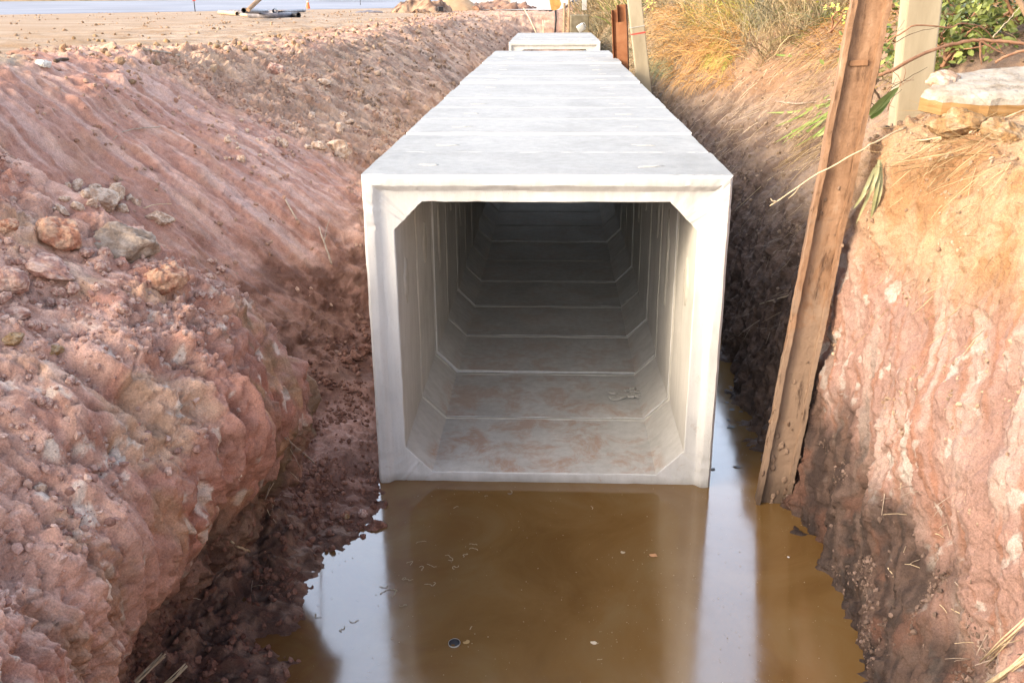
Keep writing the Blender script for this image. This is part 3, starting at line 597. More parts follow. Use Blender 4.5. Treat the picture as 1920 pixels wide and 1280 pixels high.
# ------------------------------------------------------------------ box culvert
BW, BH, BT, HN, BX = 2.466, 2.46, .203, .195, -.0483
ZB = -.15
def section_mesh(seed, detail, fine=9):
    h = BW/2; ih = h-BT; z0, z1 = 0, BH; iz0, iz1 = .228, BH-.19
    def rect(off):
        a = h-off; lo = z0+off; hi = z1-off; k = ih-HN
        return [(-a, lo+(iz0+HN-lo)), (-a, lo), (-k, lo), (k, lo), (a, lo), (a, iz0+HN), (a, iz1-HN), (a, hi), (k, hi), (-k, hi), (-a, hi), (-a, iz1-HN)]
    def octo(g=0):
        a = ih+g; lo = iz0-g; hi = iz1+g; k = ih-HN; m = HN/2
        return [(-a, iz0+HN), (-ih+m-g*.7, iz0+m-g*.7), (-k, lo), (k, lo), (ih-m+g*.7, iz0+m-g*.7), (a, iz0+HN), (a, iz1-HN), (ih-m+g*.7, iz1-m+g*.7), (k, hi), (-k, hi), (-ih+m-g*.7, iz1-m+g*.7), (-a, iz1-HN)]
    rect0 = rect(0)
    prof = [(rect(0), .022, 0), (rect(.018), 0, 0), (rect(.066), 0, 0), (rect(.078), .006, 0), (rect(.108), .040, 0), (rect(.122), .046, 0), (octo(.006), .046, 0), (octo(0), .053, 1), (octo(0), .99, 1), (octo(.012), .998, 0), (rect(.02), .996, 0), (rect(0), .974, 0)]
    sub = fine
    loops = []; mats = []
    def sample(L):
        out = []
        for i in range(12):
            a = np.array(L[i]); b = np.array(L[(i+1) % 12])
            for t in range(sub): out.append(a+(b-a)*t/sub)
        return np.array(out)
    S = [sample(L) for L, _, _ in prof]
    for i in range(len(prof)):
        j = (i+1) % len(prof); n = detail if i in (7, 11) else (5 if i == 6 and detail > 8 else 1)
        for t in range(n):
            f = t/n; yy = prof[i][1]*(1-f)+prof[j][1]*f
            loops.append(np.c_[S[i]*(1-f)+S[j]*f, np.full(12*sub, yy)]); mats.append(prof[i][2] if i in (7, 8) or prof[i][2] else 0)
    A = np.stack(loops); r, c, _ = A.shape; V = np.c_[A[..., 0].ravel(), A[..., 2].ravel(), A[..., 1].ravel()]
    K = V+seed*13.7
    dn = .0035*np.stack([fbm(K*4+i*7.7, 3, 500+i) for i in range(3)], 1)+.0022*np.stack([fbm(K*26+i*3.1, 3, 510+i) for i in range(3)], 1)
    V = V+dn
    fr = (V[:, 1] < .062)[:, None]; V = V+fr*(.0018*np.stack([fbm(K*45+i*2.2, 3, 530+i) for i in range(3)], 1)-.0)
    chip = sst(.30, .5, fbm(K*13, 3, 540))*(V[:, 1] < .07); V[:, 1] = V[:, 1]+chip*.006
    i = np.arange(r*c).reshape(r, c); i2 = np.roll(i, -1, 0); i3 = np.roll(i, -1, 1); i4 = np.roll(i2, -1, 1)
    Fq = np.stack([i, i3, i4, i2], -1).reshape(-1, 4)
    me = np_mesh('culvert_section', V, Fq, True)
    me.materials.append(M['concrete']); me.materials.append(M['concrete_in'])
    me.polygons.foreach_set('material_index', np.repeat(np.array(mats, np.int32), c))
    me.set_sharp_from_angle(angle=R(28)); me.update()
    bm = bmesh.new(); bm.from_mesh(me); bmesh.ops.recalc_face_normals(bm, faces=bm.faces); bm.to_mesh(me); bm.free()
    return me
def ring_mesh(seed):
    h = BW/2; ih = h-BT; iz0, iz1 = .228, BH-.19; m = []
    L0 = [(-ih, iz0+HN), (-ih+HN, iz0), (ih-HN, iz0), (ih, iz0+HN), (ih, iz1-HN), (ih-HN, iz1), (-ih+HN, iz1), (-ih, iz1-HN)]
    cc = np.array([0, (iz0+iz1)/2]); sub = 22; base = []
    for i in range(8):
        a = np.array(L0[i]); b = np.array(L0[(i+1) % 8])
        for t in range(sub): base.append(a+(b-a)*t/sub)
    base = np.array(base); n = len(base); dirn = (cc-base); dirn /= np.linalg.norm(dirn, axis=1, keepdims=True)
    V = []
    w = 1+.7*fbm(np.c_[base*5, np.full(n, seed*3.3)], 3, 520)
    for k, (yo, ins) in enumerate([(-.016, -.004), (-.011, .006), (0, .009), (.011, .006), (.016, -.004)]):
        q = base+dirn*(ins*(1 if ins < 0 else w))[:, None] if ins > 0 else base+dirn*ins
        V.append(np.c_[q[:, 0], 1.004+yo*(.7+.6*w), q[:, 1]])
    V = np.concatenate(V); i = np.arange(5*n).reshape(5, n); j = np.roll(i, -1, 1)
    return np_mesh('mortar_joint', V, np.stack([i[:-1], j[:-1], j[1:], i[1:]], -1).reshape(-1, 4), True)
def blob_mesh(name, a, b, th, seed, n=22, jag=.3, point=1.0):
    """flat irregular pat of mortar in the XY plane, th thick"""
    rr = random.Random(seed); V = []; Fc = []
    rad = [1+rr.uniform(-jag, jag) for _ in range(n)]
    for s, z in ((1, -.004), (.94, th*.7), (.55, th), (.02, th)):
        for k in range(n):
            t = 2*math.pi*k/n; rk = rad[k]*(1-.0*s)
            px_ = math.cos(t); py_ = math.sin(t); px_ = px_*(1-abs(py_)**2*.35*point)
            V.append((a*s*rk*px_, b*s*rk*py_, z))
    for q in range(3):
        for k in range(n): Fc.append((q*n+k, q*n+(k+1) % n, (q+1)*n+(k+1) % n, (q+1)*n+k))
    me = bpy.data.meshes.new(name); me.from_pydata(V, [], Fc)
    for p in me.polygons: p.use_smooth = True
    return me
ORD = ['first', 'second', 'third', 'fourth', 'fifth', 'sixth', 'seventh', 'eighth', 'ninth', 'tenth', 'eleventh', 'twelfth', 'thirteenth', 'fourteenth', 'fifteenth']
sec_meshes = [section_mesh(1, 14, 22), section_mesh(2, 8), section_mesh(3, 8), section_mesh(4, 8)]
rings = [ring_mesh(k) for k in range(4)]
pats = [blob_mesh('mortar_patch', .10, .17, .012, 40+k, jag=.16) for k in range(3)]+[blob_mesh('mortar_patch', .075, .36, .012, 50+k, 26, jag=.28) for k in range(2)]
scf = [blob_mesh('lifting_pocket', .075, .026, .0022, 60+k, jag=.45, point=0) for k in range(3)]
def culvert(i, y, run, zoff=0, last=False, dx=0):
    me = sec_meshes[0] if (i == 0 and run == 0) else sec_meshes[1+(i+run) % 3]
    o = link_mesh('culvert_section', me, None, loc=(BX+dx+(rng.uniform(-.007, .007) if i else 0), y, ZB+zoff+(rng.uniform(-.010, .010) if i else 0)))
    if i: o.rotation_euler.z = rng.uniform(-.004, .004)
    if run == 0:
        lab = 'pale concrete box culvert section at the open mouth, standing in brown water' if i == 0 else ('fifteenth box culvert section, last of the long row before the gap' if i == 14 else '%s concrete box culvert section counted back from the open mouth' % ORD[i])
        tag(o, lab, 'culvert section', 'concrete box culvert sections of the long near row')
    else:
        lab = 'front section of the short culvert row beyond the gap' if i == 0 else '%s section of the short culvert row beyond the gap' % ORD[i]
        tag(o, lab, 'culvert section', 'concrete box culvert sections of the short far row')
    if not last: link_mesh('mortar_joint', rings[i % 4], M['mortar_dim'], o)
    if run == 0 and i < 9:
        for s in (-1, 1):
            k = (i*2+(s > 0)) % 5
            if i == 0: k = 0
            p = link_mesh('mortar_patch', pats[k], M['mortar_dim'], o, loc=(s*(BW/2-BT-.001), .42+.1*(i % 2), 1.62 if k < 3 else 1.5))
            # lie on the wall: local z along the wall normal, local y upright
            p.matrix_local = Matrix.Translation(p.location) @ Matrix(((0, 0, -s, 0), (s, 0, 0, 0), (0, 1, 0, 0), (0, 0, 0, 1))) @ Matrix.Diagonal((1, 1, 1, 1))
    for s, xx in ((-1, -.80), (1, .76)):
        if run == 1 and i > 3: continue
        p = link_mesh('lifting_pocket', scf[(i+(s > 0)) % 3], M['scuff'], o, loc=(xx+rng.uniform(-.04, .04), .40+rng.uniform(-.06, .06), BH+.001))
        p.rotation_euler.z = rng.uniform(-.3, .3)
    return o
D0 = 6.19
for i in range(15): culvert(i, D0+i*1.008, 0, last=(i == 14))
for i in range(7): culvert(i, 26.4+i*1.008, 1, zoff=-.05, last=(i == 6), dx=.06)
# cement spilled on the culvert floor, right of the centre of the second section
def crust():
    rr = random.Random(5); bm = bmesh.new()
    for k in range(16):
        cx, cy = rr.gauss(0, .07), rr.gauss(0, .06); n = rr.randint(5, 7); s = rr.uniform(.02, .065)
        lo = []; hi = []
        ph = rr.uniform(0, 6)
        for q in range(n):
            t = ph+2*math.pi*q/n; r_ = s*rr.uniform(.7, 1.2)
            lo.append(bm.verts.new((cx+math.cos(t)*r_, cy+math.sin(t)*r_*.8, 0))); hi.append(bm.verts.new((cx+math.cos(t)*r_*.93, cy+math.sin(t)*r_*.75, .006+rr.uniform(0, .012))))
        bm.faces.new(hi)
        for q in range(n): bm.faces.new((lo[q], lo[(q+1) % n], hi[(q+1) % n], hi[q]))
    return bm_mesh('cement_spill', bm)
cp = at_z(1178, 738, .082)
tag(link_mesh('cement_spill', crust(), M['scuff'], loc=cp), 'cracked grey cement spill on the culvert floor right of centre', 'cement')

# ------------------------------------------------------------------ water
def water_mat(name, base=True):
    m, n, l, b = new_mat(name); g = n.new('ShaderNodeNewGeometry')
    t = noise_node(n, l, 1.1, 7, .62, g.outputs['Position'], 1.6); r = ramp(n, [(.3, (.130, .068, .019)), (.5, (.165, .092, .030)), (.72, (.185, .118, .048))]); l.new(t.outputs[0], r.inputs[0])
    # reddish silt stirred up near the left bank
    sx = n.new('ShaderNodeSeparateXYZ'); l.new(g.outputs['Position'], sx.inputs[0])
    mr = n.new('ShaderNodeMapRange'); mr.inputs[1].default_value = -1.35; mr.inputs[2].default_value = -.35; mr.inputs[3].default_value = .75; mr.inputs[4].default_value = 0; l.new(sx.outputs[0], mr.inputs[0])
    t2 = noise_node(n, l, 2.4, 6, .65, g.outputs['Position'], .8); r2 = ramp(n, [(.35, (0, 0, 0)), (.62, (1, 1, 1))]); l.new(t2.outputs[0], r2.inputs[0])
    k = n.new('ShaderNodeMath'); k.operation = 'MULTIPLY'; l.new(mr.outputs[0], k.inputs[0]); l.new(r2.outputs[0], k.inputs[1])
    mx = n.new('ShaderNodeMix'); mx.data_type = 'RGBA'; l.new(k.outputs[0], mx.inputs[0]); l.new(r.outputs[0], mx.inputs[6]); mx.inputs[7].default_value = (.11, .040, .018, 1)
    l.new(mx.outputs[2], b.inputs['Base Color'])
    b.inputs['IOR'].default_value = 1.46; b.inputs['Specular IOR Level'].default_value = 1.0
    t3 = noise_node(n, l, 5, 6, .7, g.outputs['Position'], .4); r3 = ramp(n, [(.35, (.09,)*3), (.7, (.17,)*3)]); l.new(t3.outputs[0], r3.inputs[0]); l.new(r3.outputs[0], b.inputs['Roughness'])
    bump_chain(n, l, b, ((1.6, .05, .01, 2), (30, .035, .002, 3)), g.outputs['Position'])
    return m
M['water'] = water_mat('murky_water')
me = np_mesh('water', [(-3.2, -6, 0), (2.9, -6, 0), (2.9, 5.5, 0), (-3.2, 5.5, 0), (-3.2, 30, 0), (2.9, 30, 0)], [(0, 1, 2, 3), (3, 2, 5, 4)], False)
tag(link_mesh('water', me, M['water']), kind='structure')
mw, n_, l_, b_ = new_mat('film_of_water'); b_.inputs['Base Color'].default_value = (.07, .06, .05, 1); b_.inputs['Roughness'].default_value = .08
bump_chain(n_, l_, b_, ((9, .25, .01, 4),), n_.new('ShaderNodeNewGeometry').outputs['Position']); M['film'] = mw
hx = BW/2-BT-HN+.03
def puddle():
    rr = random.Random(3); L = []; Rr = []
    for k in range(40):
        y = 16.4+k*.118; L.append((BX-hx*min(1, .35+.65*min(k/5, 1)*rr.uniform(.85, 1)), y, .0858)); Rr.append((BX+hx*min(1, .35+.65*min(k/5, 1)*rr.uniform(.85, 1)), y, .0858))
    V = [p for ab in zip(L, Rr) for p in ab]; return np_mesh('puddle', V, [(2*k, 2*k+1, 2*k+3, 2*k+2) for k in range(39)], False)
tag(link_mesh('puddle', puddle(), M['film']), kind='structure')

# ------------------------------------------------------------------ rocks, clods, rubble
def ico(sub):
    bm = bmesh.new(); bmesh.ops.create_icosphere(bm, subdivisions=sub, radius=1); bm.verts.ensure_lookup_table()
    V = np.array([v.co[:] for v in bm.verts]); Fc = np.array([[v.index for v in f.verts] for f in bm.faces]); bm.free(); return V, Fc
ICO = {k: ico(k) for k in (1, 2, 4, 5)}
def rock_shape(seed, sub=4, facets=11, cut=.74, bumpy=.12):
    V, Fc = ICO[sub]; V = V.copy(); rr = np.random.default_rng(seed)
    for _ in range(facets):
        d = rr.normal(size=3); d /= np.linalg.norm(d); k = cut*rr.uniform(.82, 1.12); t = V@d; V = V-np.outer(np.maximum(t-k, 0)*.92, d)
    V = V*np.array([1, rr.uniform(.72, .95), rr.uniform(.55, .8)])
    nv = V/np.linalg.norm(V, axis=1, keepdims=True)
    V = V+nv*(bumpy*fbm(V*1.7+seed, 4, 600+seed)+(.08*fbm(V*5+seed, 4, 610+seed)+.03*fbm(V*16+seed, 3, 611+seed) if sub > 2 else 0))[:, None]
    return V, Fc
def rock_mesh(name, seed, c1, c2, sub=4, **k):
    V, Fc = rock_shape(seed, sub, **k); t = sst(-.3, .35, fbm(V*2.2+seed*3, 5, 620)); col = lerp(c1, c2, t)
    col = col*(1+.2*fbm(V*9, 3, 622))[:, None]
    return np_mesh(name, V, Fc, True, col)
PINK = ((.34, .19, .15), (.54, .38, .31)); ORG = ((.36, .17, .11), (.50, .32, .22)); CRM = ((.42, .29, .21), (.58, .46, .37)); OLV = ((.25, .18, .13), (.41, .32, .25)); DRK = ((.15, .07, .05), (.26, .14, .10)); GLD = ((.27, .165, .08), (.36, .26, .165))
def put_rock(px, py, wpx, asp, cols, seed, label=None, group=None, cat='clod', name='clod', sink=.42, rotz=None, sub=5, **k):
    h = hit(px, py)
    if h is None: return None
    s = wpx*h[2]/F_PX/2*1.12; rr = random.Random(seed)
    o = link_mesh(name, rock_mesh(name, seed, *cols, sub=sub, **k), M['stone']); nrm = h[1].lerp(Vector((0, 0, 1)), .5).normalized()
    o.location = h[0]+nrm*s*(.6*asp-sink); o.scale = (s, s*.95, s*asp)
    o.rotation_euler = (rr.uniform(-.25, .25), rr.uniform(-.25, .25), rotz if rotz is not None else rr.uniform(-.6, .6))
    return tag(o, label, cat, group)
named = [
 (112, 445, 74, 1.0, ORG, 3, 'rough orange-red clod high on the near mound, left of the olive slab'),
 (308, 532, 80, 1.15, ORG, 4, 'bright orange angular clod at the front of the near mound rubble'),
 (186, 384, 64, .95, CRM, 5, 'pale cream boulder at the lower end of the rubble line below the scraped slope'),
 (222, 462, 122, .75, OLV, 6, 'large crumbly olive-brown slab of earth between the two orange clods'),
 (12, 540, 66, 1.0, PINK, 7, 'pink rounded clod cut by the left edge of the picture'),
 (92, 500, 92, .55, PINK, 8, 'broad flat pinkish clod below the left orange clod'),
 (20, 585, 60, .5, PINK, 9, 'flat pointed pink slab lying lowest at the left picture edge'),
 (12, 425, 44, .8, ORG, 10, 'small orange and white clod at the left picture edge above the pink one'),
 (24, 635, 36, .8, GLD, 11, 'yellowish knobbly clod alone on the mound near the left edge'),
 (100, 655, 36, .6, GLD, 12, 'small elongated tan-yellow clod on the smooth front of the mound'),
 (300, 412, 44, .9, CRM, 13, 'cream and pink clod beside the olive slab, right of it'),
 (635, 284, 44, 1.0, CRM, 15, 'large pale stone resting on the slope close beside the culvert'),
 (598, 275, 30, .9, CRM, 16, 'pale stone left of the largest stone on the slope'),
 (508, 268, 34, .8, PINK, 17, 'pink stone in the rubble trail halfway down the slope'),
 (82, 121, 26, .8, ((.55, .52, .47), (.66, .63, .58)), 18, 'smooth pale grey stone high on the scraped slope'),
 (513, 136, 34, 1.1, PINK, 19, 'upright pink block of earth under the crest of the slope'),
 (606, 158, 24, .9, CRM, 20, 'cream round stone upper right on the slope'),
 (703, 992, 40, .95, DRK, 21, 'wet dark red clod lying in the water edge by the culvert corner'),
 (679, 965, 19, 1.0, PINK, 22, 'small pinkish stone just above the wet clod by the culvert corner'),
 (648, 968, 17, .8, GLD, 23, 'small tan stone on the muddy toe left of the culvert'),
 (76, 915, 22, 1.0, CRM, 24, 'cream knob of soil stuck to the lower left mound face'),
]
for px, py, wd, asp, cols, sd_, lab in named: put_rock(px, py, wd, asp, cols, sd_, lab)
zones = [((95, 345, 255, 395), 22, (12, 32), CRM, 'pale clod among others in the rubble line below the scraped slope', 'clods in the rubble line'),
         ((0, 470, 250, 620), 30, (12, 36), PINK, 'pinkish clod scattered on top of the near mound', 'clods on the near mound'),
         ((250, 480, 430, 590), 14, (10, 24), PINK, 'pinkish clod scattered on top of the near mound', 'clods on the near mound'),
         ((0, 690, 190, 830), 22, (10, 26), PINK, 'small crumbling clod on the lower left of the mound', 'crumbling clods low on the mound'),
         ((420, 215, 680, 300), 34, (8, 22), CRM, 'stone in the rubble trail crossing the left slope', 'stones in the rubble trail'),
         ((600, 655, 690, 720), 9, (18, 34), DRK, 'dark red lump in the shaded gully beside the culvert', 'lumps in the gully'),
         ((560, 900, 690, 1060), 22, (9, 20), DRK, 'wet dark red lump on the muddy toe beside the water', 'wet lumps on the muddy toe'),
         ((40, 62, 560, 98), 26, (6, 14), GLD, 'tan clod on the sunlit crest of the left bank', 'clods along the crest'),
         ((600, 60, 860, 150), 26, (7, 16), OLV, 'brown clod on the far left slope', 'brown clods on the far slope')]
zr = random.Random(77); zpool = {}
for zi, ((x0, y0, x1, y1), cnt, (s0, s1), cols, lab, grp) in enumerate(zones):
    pool = [rock_mesh('clod', 700+zi*5+k, *cols, sub=4 if s1 > 20 else 2) for k in range(4)]
    for k in range(cnt):
        h = hit(zr.uniform(x0, x1), zr.uniform(y0, y1))
        if h is None: continue
        s = (s0+(s1-s0)*zr.random()**2)*h[2]/F_PX/2
        o = link_mesh('clod', pool[k % 4], M['stone'], loc=h[0]+h[1]*s*.25, rot=(zr.uniform(-.6, .6), zr.uniform(-.6, .6), zr.uniform(0, 6.3)), scale=(s, s*zr.uniform(.8, 1.1), s*zr.uniform(.8, 1.3)))
        tag(o, lab, 'clod', grp)

def rubble(name, G, mask_fn, count, smin, smax, cols, seed, power=2.6, sub=1):
    rr = np.random.default_rng(seed); P = G.reshape(-1, 3)
    a = np.gradient(G, axis=0); b = np.gradient(G, axis=1); ar = np.linalg.norm(np.cross(a, b), axis=2).ravel()
    wgt = ar*mask_fn(P); wgt = np.maximum(wgt, 0); wgt /= wgt.sum(); idx = rr.choice(len(P), count, p=wgt)
    shapes = [rock_shape(900+k, sub, 8, .66, .25) for k in range(6)]; nv = len(shapes[0][0]); nf = len(shapes[0][1])
    V = np.zeros((count, nv, 3), np.float32); Fc = np.zeros((count, nf, 3), np.int64); Cc = np.zeros((count, nv, 3), np.float32)
    s = smin+(smax-smin)*rr.random(count)**power
    for k in range(count):
        sv, sf = shapes[k % 6]; q = rr.normal(size=4); q /= np.linalg.norm(q); w_, x_, y_, z_ = q
        Rm = np.array([[1-2*(y_*y_+z_*z_), 2*(x_*y_-z_*w_), 2*(x_*z_+y_*w_)], [2*(x_*y_+z_*w_), 1-2*(x_*x_+z_*z_), 2*(y_*z_-x_*w_)], [2*(x_*z_-y_*w_), 2*(y_*z_+x_*w_), 1-2*(x_*x_+y_*y_)]])
        V[k] = (sv*s[k])@Rm.T+P[idx[k]]+np.array((0, 0, s[k]*.2)); Fc[k] = sf+k*nv
    t = rr.random(count); c = np.asarray(cols[0])*(1-t[:, None])+np.asarray(cols[1])*t[:, None]; c = c*rr.uniform(.8, 1.15, (count, 1)); Cc[:] = c[:, None, :]
    me = np_mesh(name, V.reshape(-1, 3), Fc.reshape(-1, 3), False, np.clip(Cc.reshape(-1, 3), .01, .85))
    return tag(link_mesh(name, me, M['stone']), kind='stuff')
def nz(P, f, s, a=.0, b=.4): return sst(a, b, fbm(P*f, 3, s))
rubble('rubble', GL, lambda P: (P[:, 1] > 2.4)*(P[:, 1] < 5.8)*(P[:, 2] > 1.45)*(P[:, 0] > -5.5)*(.06+nz(P, 1.4, 801, -.1, .3)), 9000, .0035, .030, PINK, 1, 3.6)
rubble('rubble', GL, lambda P: (P[:, 1] > 6.2)*(P[:, 1] < 16)*(P[:, 2] > .3)*(P[:, 2] < 2.9)*(P[:, 0] > -6.2)*(.02+nz(P, 1.1, 803, .0, .35)*sst(8.6, 10.5, P[:, 1])+.25*nz(P, 2, 805, .1, .4)), 9000, .004, .038, ((.28, .16, .115), (.44, .30, .225)), 2, 4)
rubble('rubble', GL, lambda P: (P[:, 1] > 14)*(P[:, 1] < 45)*(P[:, 2] > .8)*(P[:, 2] < 2.75)*(P[:, 0] > -5.5)*(.1+nz(P, 1.1, 807, .0, .35)), 2200, .012, .09, ((.17, .11, .075), (.36, .25, .175)), 3, 3.5)
rubble('rubble', GL, lambda P: (P[:, 1] > 3.5)*(P[:, 1] < 9)*(P[:, 2] > .0)*(P[:, 2] < .55)*(P[:, 0] > -2.2)*(P[:, 0] < -1.1)*(.15+nz(P, 3, 809, .0, .3)), 5000, .004, .035, DRK, 4, 3.2)
rubble('rubble', GL, lambda P: (P[:, 1] > 8)*(P[:, 1] < 60)*(P[:, 2] > 2.5)*(P[:, 0] > -30)*(.05+nz(P, .5, 811, .0, .3)+2*np.exp(-((P[:, 0]+5.4)/.7)**2)), 3500, .012, .08, ((.24, .15, .09), (.38, .27, .18)), 5, 4)
rubble('rubble', GRt, lambda P: (P[:, 1] > 2.6)*(P[:, 1] < 6.4)*(P[:, 2] > 1.15)*(P[:, 0] < 3.6)*(.02+nz(P, 2, 813, .05, .4)+.8*(P[:, 2] > 2.5)), 5000, .003, .022, ((.28, .18, .12), (.42, .32, .23)), 6, 3.4)
rubble('rubble', GRt, lambda P: (P[:, 1] > 2.6)*(P[:, 1] < 6.4)*(P[:, 2] > .02)*(P[:, 2] < .75)*(P[:, 0] < 3)*(.02+nz(P, 3, 817, .1, .4)), 2500, .003, .022, ((.10, .07, .055), (.24, .17, .14)), 8, 3.2)
rubble('rubble', GRt, lambda P: (P[:, 1] > 6.4)*(P[:, 1] < 20)*(P[:, 2] > 1)*(P[:, 0] < 6)*(.1+nz(P, 2, 815, .0, .4)), 5000, .005, .035, ((.17, .12, .08), (.30, .22, .16)), 7, 3)

# boulders and slab on the right-hand bank
def slab():
    bm = bmesh.new(); rr = random.Random(8)
    out = [(-.52, -.10), (-.40, -.20), (-.12, -.27), (.18, -.26), (.55, -.30), (.95, -.28), (1.0, .35), (.5, .42), (.05, .36), (-.32, .22)]
    pts = []
    for i in range(len(out)):
        a = Vector((*out[i], 0)); b = Vector((*out[(i+1) % len(out)], 0))
        for t in range(5): pts.append(a.lerp(b, t/5)+Vector((rr.uniform(-.005, .005), rr.uniform(-.005, .005), 0)))
    n = len(pts); rings_ = []
    for f, z, jit in ((.97, .0, .002), (1.0, .008, .002), (1.0, .088, .005), (.975, .128, .010), (.95, .136, .008), (.6, .142, .009), (.25, .14, .009)):
        rings_.append([bm.verts.new((p.x*f+.2*(1-f), p.y*f, z+rr.uniform(-jit, jit))) for p in pts])
    mats_ = [1, 1, 0, 0, 0, 0]
    for q in range(6):
        for k in range(n):
            f = bm.faces.new((rings_[q][k], rings_[q][(k+1) % n], rings_[q+1][(k+1) % n], rings_[q+1][k])); f.material_index = mats_[q]; f.smooth = q > 2
    f = bm.faces.new(rings_[0][::-1]); f.material_index = 1; bm.faces.new(rings_[-1])
    return bm_mesh('concrete_slab', bm)
me = slab(); me.materials.append(M['slab_top']); me.materials.append(M['slab_side'])
o = link_mesh('concrete_slab', me, None, loc=at_y(1880, 196, 5.75)+Vector((0, .12, -.02)), rot=(R(14), R(-1), R(-5)), scale=(.86, .85, .95)); tag(o, 'broken white concrete slab lying on boulders at the right edge', 'slab')
def boulder(px, py, s3, cols, seed, lab, **k):
    h = hit(px, py); o = link_mesh('boulder', rock_mesh('boulder', seed, *cols, sub=5, **k), M['stone'], loc=h[0]+(CAM-h[0]).normalized()*s3[1]*.25, rot=(.1, .2, .5), scale=s3); return tag(o, lab, 'boulder')
boulder(1800, 236, (.205, .18, .17), GLD, 31, 'big cream and orange boulder under the left end of the white slab', bumpy=.2)
boulder(1886, 252, (.15, .14, .13), GLD, 32, 'smaller smooth tan boulder under the middle of the white slab')
o = link_mesh('clod', rock_mesh('clod', 33, *CRM), M['stone'], loc=at_y(1768, 150, 5.95), scale=(.115, .09, .075)); tag(o, 'pinkish lump of earth on the left end of the white slab', 'clod')

# ------------------------------------------------------------------ rusty H-beam leaning in the water, concrete poles, stub piles
def hbeam_mesh(name, L, wid, dep, t=.014, n=36, seed=0):
    a, b = wid/2, dep/2
    prof = [(-a, -b), (-a+t, -b), (-a+t, -t/2), (a-t, -t/2), (a-t, -b), (a, -b), (a, b), (a-t, b), (a-t, t/2), (-a+t, t/2), (-a+t, b), (-a, b)]
    V = []; Fc = []; m = len(prof)
    for i in range(n+1):
        z = L*i/n
        for (x, y) in prof: V.append((x, y, z))
    V = np.array(V); V = V+.005*np.stack([fbm(V*3+seed, 2, 850+i) for i in range(3)], 1)+(.004*np.stack([fbm(V*14+seed, 3, 856+i) for i in range(3)], 1) if n > 50 else 0)
    for i in range(n):
        for k in range(m): Fc.append((i*m+k, i*m+(k+1) % m, (i+1)*m+(k+1) % m, (i+1)*m+k))
    me = bpy.data.meshes.new(name); me.from_pydata(V.tolist(), [], Fc+[tuple(range(m))[::-1], tuple(range(n*m, n*m+m))]); me.update(); return me
bot = at_y(1449, 921, 6.0); bot.z = 0; top = at_y(1633, 0, 6.15); ax = (top-bot).normalized()
L = 5.2; base = bot-ax*.5
beam = link_mesh('steel_beam', hbeam_mesh('steel_beam', L, .225, .12, t=.03, n=160), M['beam'], loc=base)
xx = Vector((1, -.12, 0)); xx = (xx-ax*xx.dot(ax)).normalized(); yy = ax.cross(xx); beam.matrix_world = Matrix(((xx.x, yy.x, ax.x, base.x), (xx.y, yy.y, ax.y, base.y), (xx.z, yy.z, ax.z, base.z), (0, 0, 0, 1)))
tag(beam, 'long rusty steel beam leaning against the right bank, its foot in the water', 'beam')
MUD=1; bm = bmesh.new(); bm_box(bm, (-.055, -.004, 0), (.055, .012, .035), bevel=.004); o = link_mesh('weld_lug', bm_mesh('weld_lug', bm), M['rust'], beam, loc=(0, -.026, .5+3.02), rot=(0, R(-8), 0))
def mud_cake():
    Vs = []; Fs = []; o_ = 0; rr = np.random.default_rng(4)
    for k in range(90):
        V, Fc = rock_shape(300+k % 9, 2, 8, .7, .25); z = .35+2.6*rr.random()**2.4; s_ = rr.uniform(.004, .017)*(1.1 if z < 1.2 else .6)
        side = rr.random(); x_ = rr.uniform(-.10, .10) if side < .5 else .112*np.sign(rr.random()-.35); y_ = -.02 if side < .5 else rr.uniform(-.07, .0)
        Vs.append(V*np.array((s_*1.2, s_*.3, s_*2.6))+np.array((x_, y_, z))); Fs.append(Fc+o_); o_ += len(V)
    V = np.concatenate(Vs); return np_mesh('mud_crust', V, np.concatenate(Fs), True, lerp((.17, .11, .075), (.30, .21, .15), sst(-.3, .3, fbm(V*4, 3, 5))))
link_mesh('mud_crust', mud_cake(), M['stone'], beam)
def post_mesh(name, a, b, L, bev=.012, seed=0, taper=1):
    bm = bmesh.new(); bm_box(bm, (-a/2, -b/2, 0), (a/2, b/2, L), bevel=bev)
    bmesh.ops.bisect_plane(bm, geom=bm.verts[:]+bm.edges[:]+bm.faces[:], plane_co=(0, 0, L/2), plane_no=(0, 0, 1))
    return bm_mesh(name, bm)
def aim(o, base, tip, xdir=Vector((1, 0, 0))):
    a = (tip-base).normalized(); x_ = (xdir-a*xdir.dot(a)).normalized(); y_ = a.cross(x_)
    o.matrix_world = Matrix(((x_.x, y_.x, a.x, base.x), (x_.y, y_.y, a.y, base.y), (x_.z, y_.z, a.z, base.z), (0, 0, 0, 1)))
pb = at_y(1703, 222, 7.1); pt = at_y(1727, 0, 7.15); a = (pt-pb).normalized()
o = link_mesh('concrete_pole', post_mesh('concrete_pole', .235, .22, 4.2), M['pole']); aim(o, pb-a*.6, pt, Vector((1, -.10, 0)))
tag(o, 'thick square concrete pole behind the white slab, tangled with twigs', 'pole')
pb = at_y(1206, 150, 17.3); pt = at_y(1189, 0, 17.3); a = (pt-pb).normalized()
o = link_mesh('concrete_pole', post_mesh('concrete_pole', .235, .22, 6.0), M['pole']); aim(o, pb-a*.8, pt, Vector((1, 0, 0)))
tag(o, 'slim concrete pole with a red stripe beside the culvert row', 'pole')
zc = (at_y(1200, 62, 17.3)-(pb-a*.8)).length
bm = bmesh.new(); bm_box(bm, (-.1205, -.1135, zc-.012), (.1205, .1135, zc+.012)); link_mesh('red_stripe', bm_mesh('red_stripe', bm), M['red'], o)
